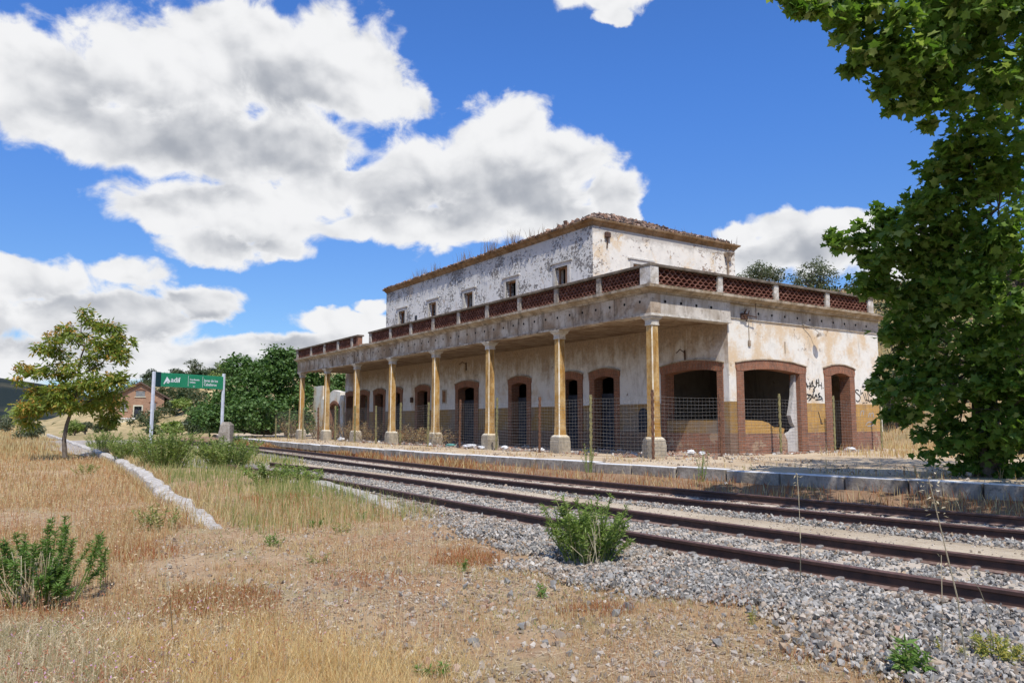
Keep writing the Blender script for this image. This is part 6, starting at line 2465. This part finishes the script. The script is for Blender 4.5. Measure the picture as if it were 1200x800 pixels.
# ------------------------------------------------------------------ rubble and litter
u = np.concatenate([rng.uniform(-.3, 20, 1500), rng.normal(1.0, 1.1, 500), rng.uniform(-.7, -.1, 500)])
v = np.concatenate([rng.uniform(-.45, 3.2, 1500), rng.uniform(-.3, 3.2, 500), rng.uniform(3.3, 11.5, 500)])
p = np.array([wpt(a, b, .575) for a, b in zip(u, v)])
u = np.concatenate([u, rng.uniform(-.5, 24, 1500)]); v = np.concatenate([v, rng.uniform(-.5, .75, 1500)])
p = np.array([wpt(a, b, .575) for a, b in zip(u, v)])
k = (fbm(u * .9, v * .9, 121) > .40)
V1, F1 = stones(p[k], np.minimum(rng.gamma(2.0, .04, k.sum()) + .03, .26))
tag(build_np('rubble', [(V1, [F1], 0)], M['rubble']), kind='stuff')


def crumple(label, cat, name, loc, size, mat):
    """crushed bag or sheet: a dented, creased lump"""
    n, m = 10, 7
    rr = np.random.default_rng(int(abs(loc[0] * 977 + loc[1] * 131)) % 100000)
    vs, fs = [], []
    for i in range(m + 1):
        ph = math.pi * i / m * .98 + .01
        for j in range(n):
            a = 2 * math.pi * j / n
            q = rr.uniform(.55, 1.15)
            vs.append((size[0] * q * math.sin(ph) * math.cos(a), size[1] * q * math.sin(ph) * math.sin(a), max(size[2] * (q * .6 * math.cos(ph) + .5), -.01)))
    for i in range(m):
        for j in range(n):
            fs.append((i * n + j, (i + 1) * n + j, (i + 1) * n + (j + 1) % n, i * n + (j + 1) % n))
    g = Geo(); g.add(vs, fs)
    o = g.build(name, M[mat])
    o.location = loc
    tag(o, label, cat)


for x, y, w_, h_, mat, nm, lb, zz in [
        (398, 513, .45, .40, 'plastic_white', 'plastic_bag', 'white plastic bag in the dry grass by the sixth column', .55),
        (506, 522, .30, .28, 'plastic_white', 'plastic_bag', 'whitish crumpled bag at the foot of the fourth column', .55),
        (526, 524, .50, .26, 'plastic_teal', 'tarpaulin', 'teal crumpled sheet lying inside the fence', .55),
        (537, 524, .26, .26, 'plastic_dark', 'rubbish_sack', 'dark rubbish sack beside the teal sheet', .55),
        (552, 521, .60, .32, 'plastic_white', 'plastic_bag', 'large white bag left of the third column', .55),
        (567, 524, .40, .24, 'plastic_white', 'plastic_bag', 'flat white bag against the third column plinth', .55),
        (587, 524, .30, .30, 'plastic_white', 'plastic_bag', 'white bag right of the third column', .55),
        (624, 526, .28, .24, 'plastic_white', 'plastic_bag', 'small white bag behind the mossy post near the second column', .55),
        (810, 524, .35, .28, 'plastic_white', 'plastic_bag', 'white scrap heap below the wide corner window', .55),
        (823, 525, .26, .22, 'plastic_white', 'plastic_bag', 'small white scrap below the wide corner window nearest the pier', .55),
        (996, 524, .45, .30, 'plastic_white', 'plastic_bag', 'white bag in front of the end wall doorway', .56),
        (166, 722, .065, .03, 'plastic_white', 'paper_scrap', 'white scrap of paper on the red ground at lower left', 0)]:
    if zz > 0:
        uu_ = on_v(x, y, -.2)[0]
        p = np.array(wpt(uu_, random.uniform(-.35, .25), zz + .01)) if x < 780 else (np.array(wpt(on_v(x, y, 2.6)[0], 2.6, zz + .02)) if x < 900 else np.array(wpt(-.45, on_u(x, y, -.45)[1], zz + .01)))
    else:
        p = np.array(gpos(x, y))
    crumple(lb, 'litter', nm, (p[0], p[1], p[2]), (w_ / 2, w_ / 2, h_ / 2), mat)
# stones at the track side
for x, y, s_, lb in [(732, 560, .28, 'pale rounded rock leaning by the far rail below the platform'), (852, 573, .26, 'pale brown rock beside the far rail'), (745, 563, .20, 'white limewashed rock lying next to a rounded rock by the rail'), (742, 521, .35, 'flat grey stone slab at the foot of the corner column')]:
    zz = .56 if y < 530 else .14
    p = at_z(x, y, zz)
    Vv, Ff = stones(np.zeros((1, 3)), np.array([s_]))
    o = build_np('rock', [(Vv, [Ff], 0)], M['kerb_white'] if 'white' in lb else M['wall_concrete'])
    o.location = (p[0], p[1], zz + s_ * .2)
    tag(o, lb, 'rock')
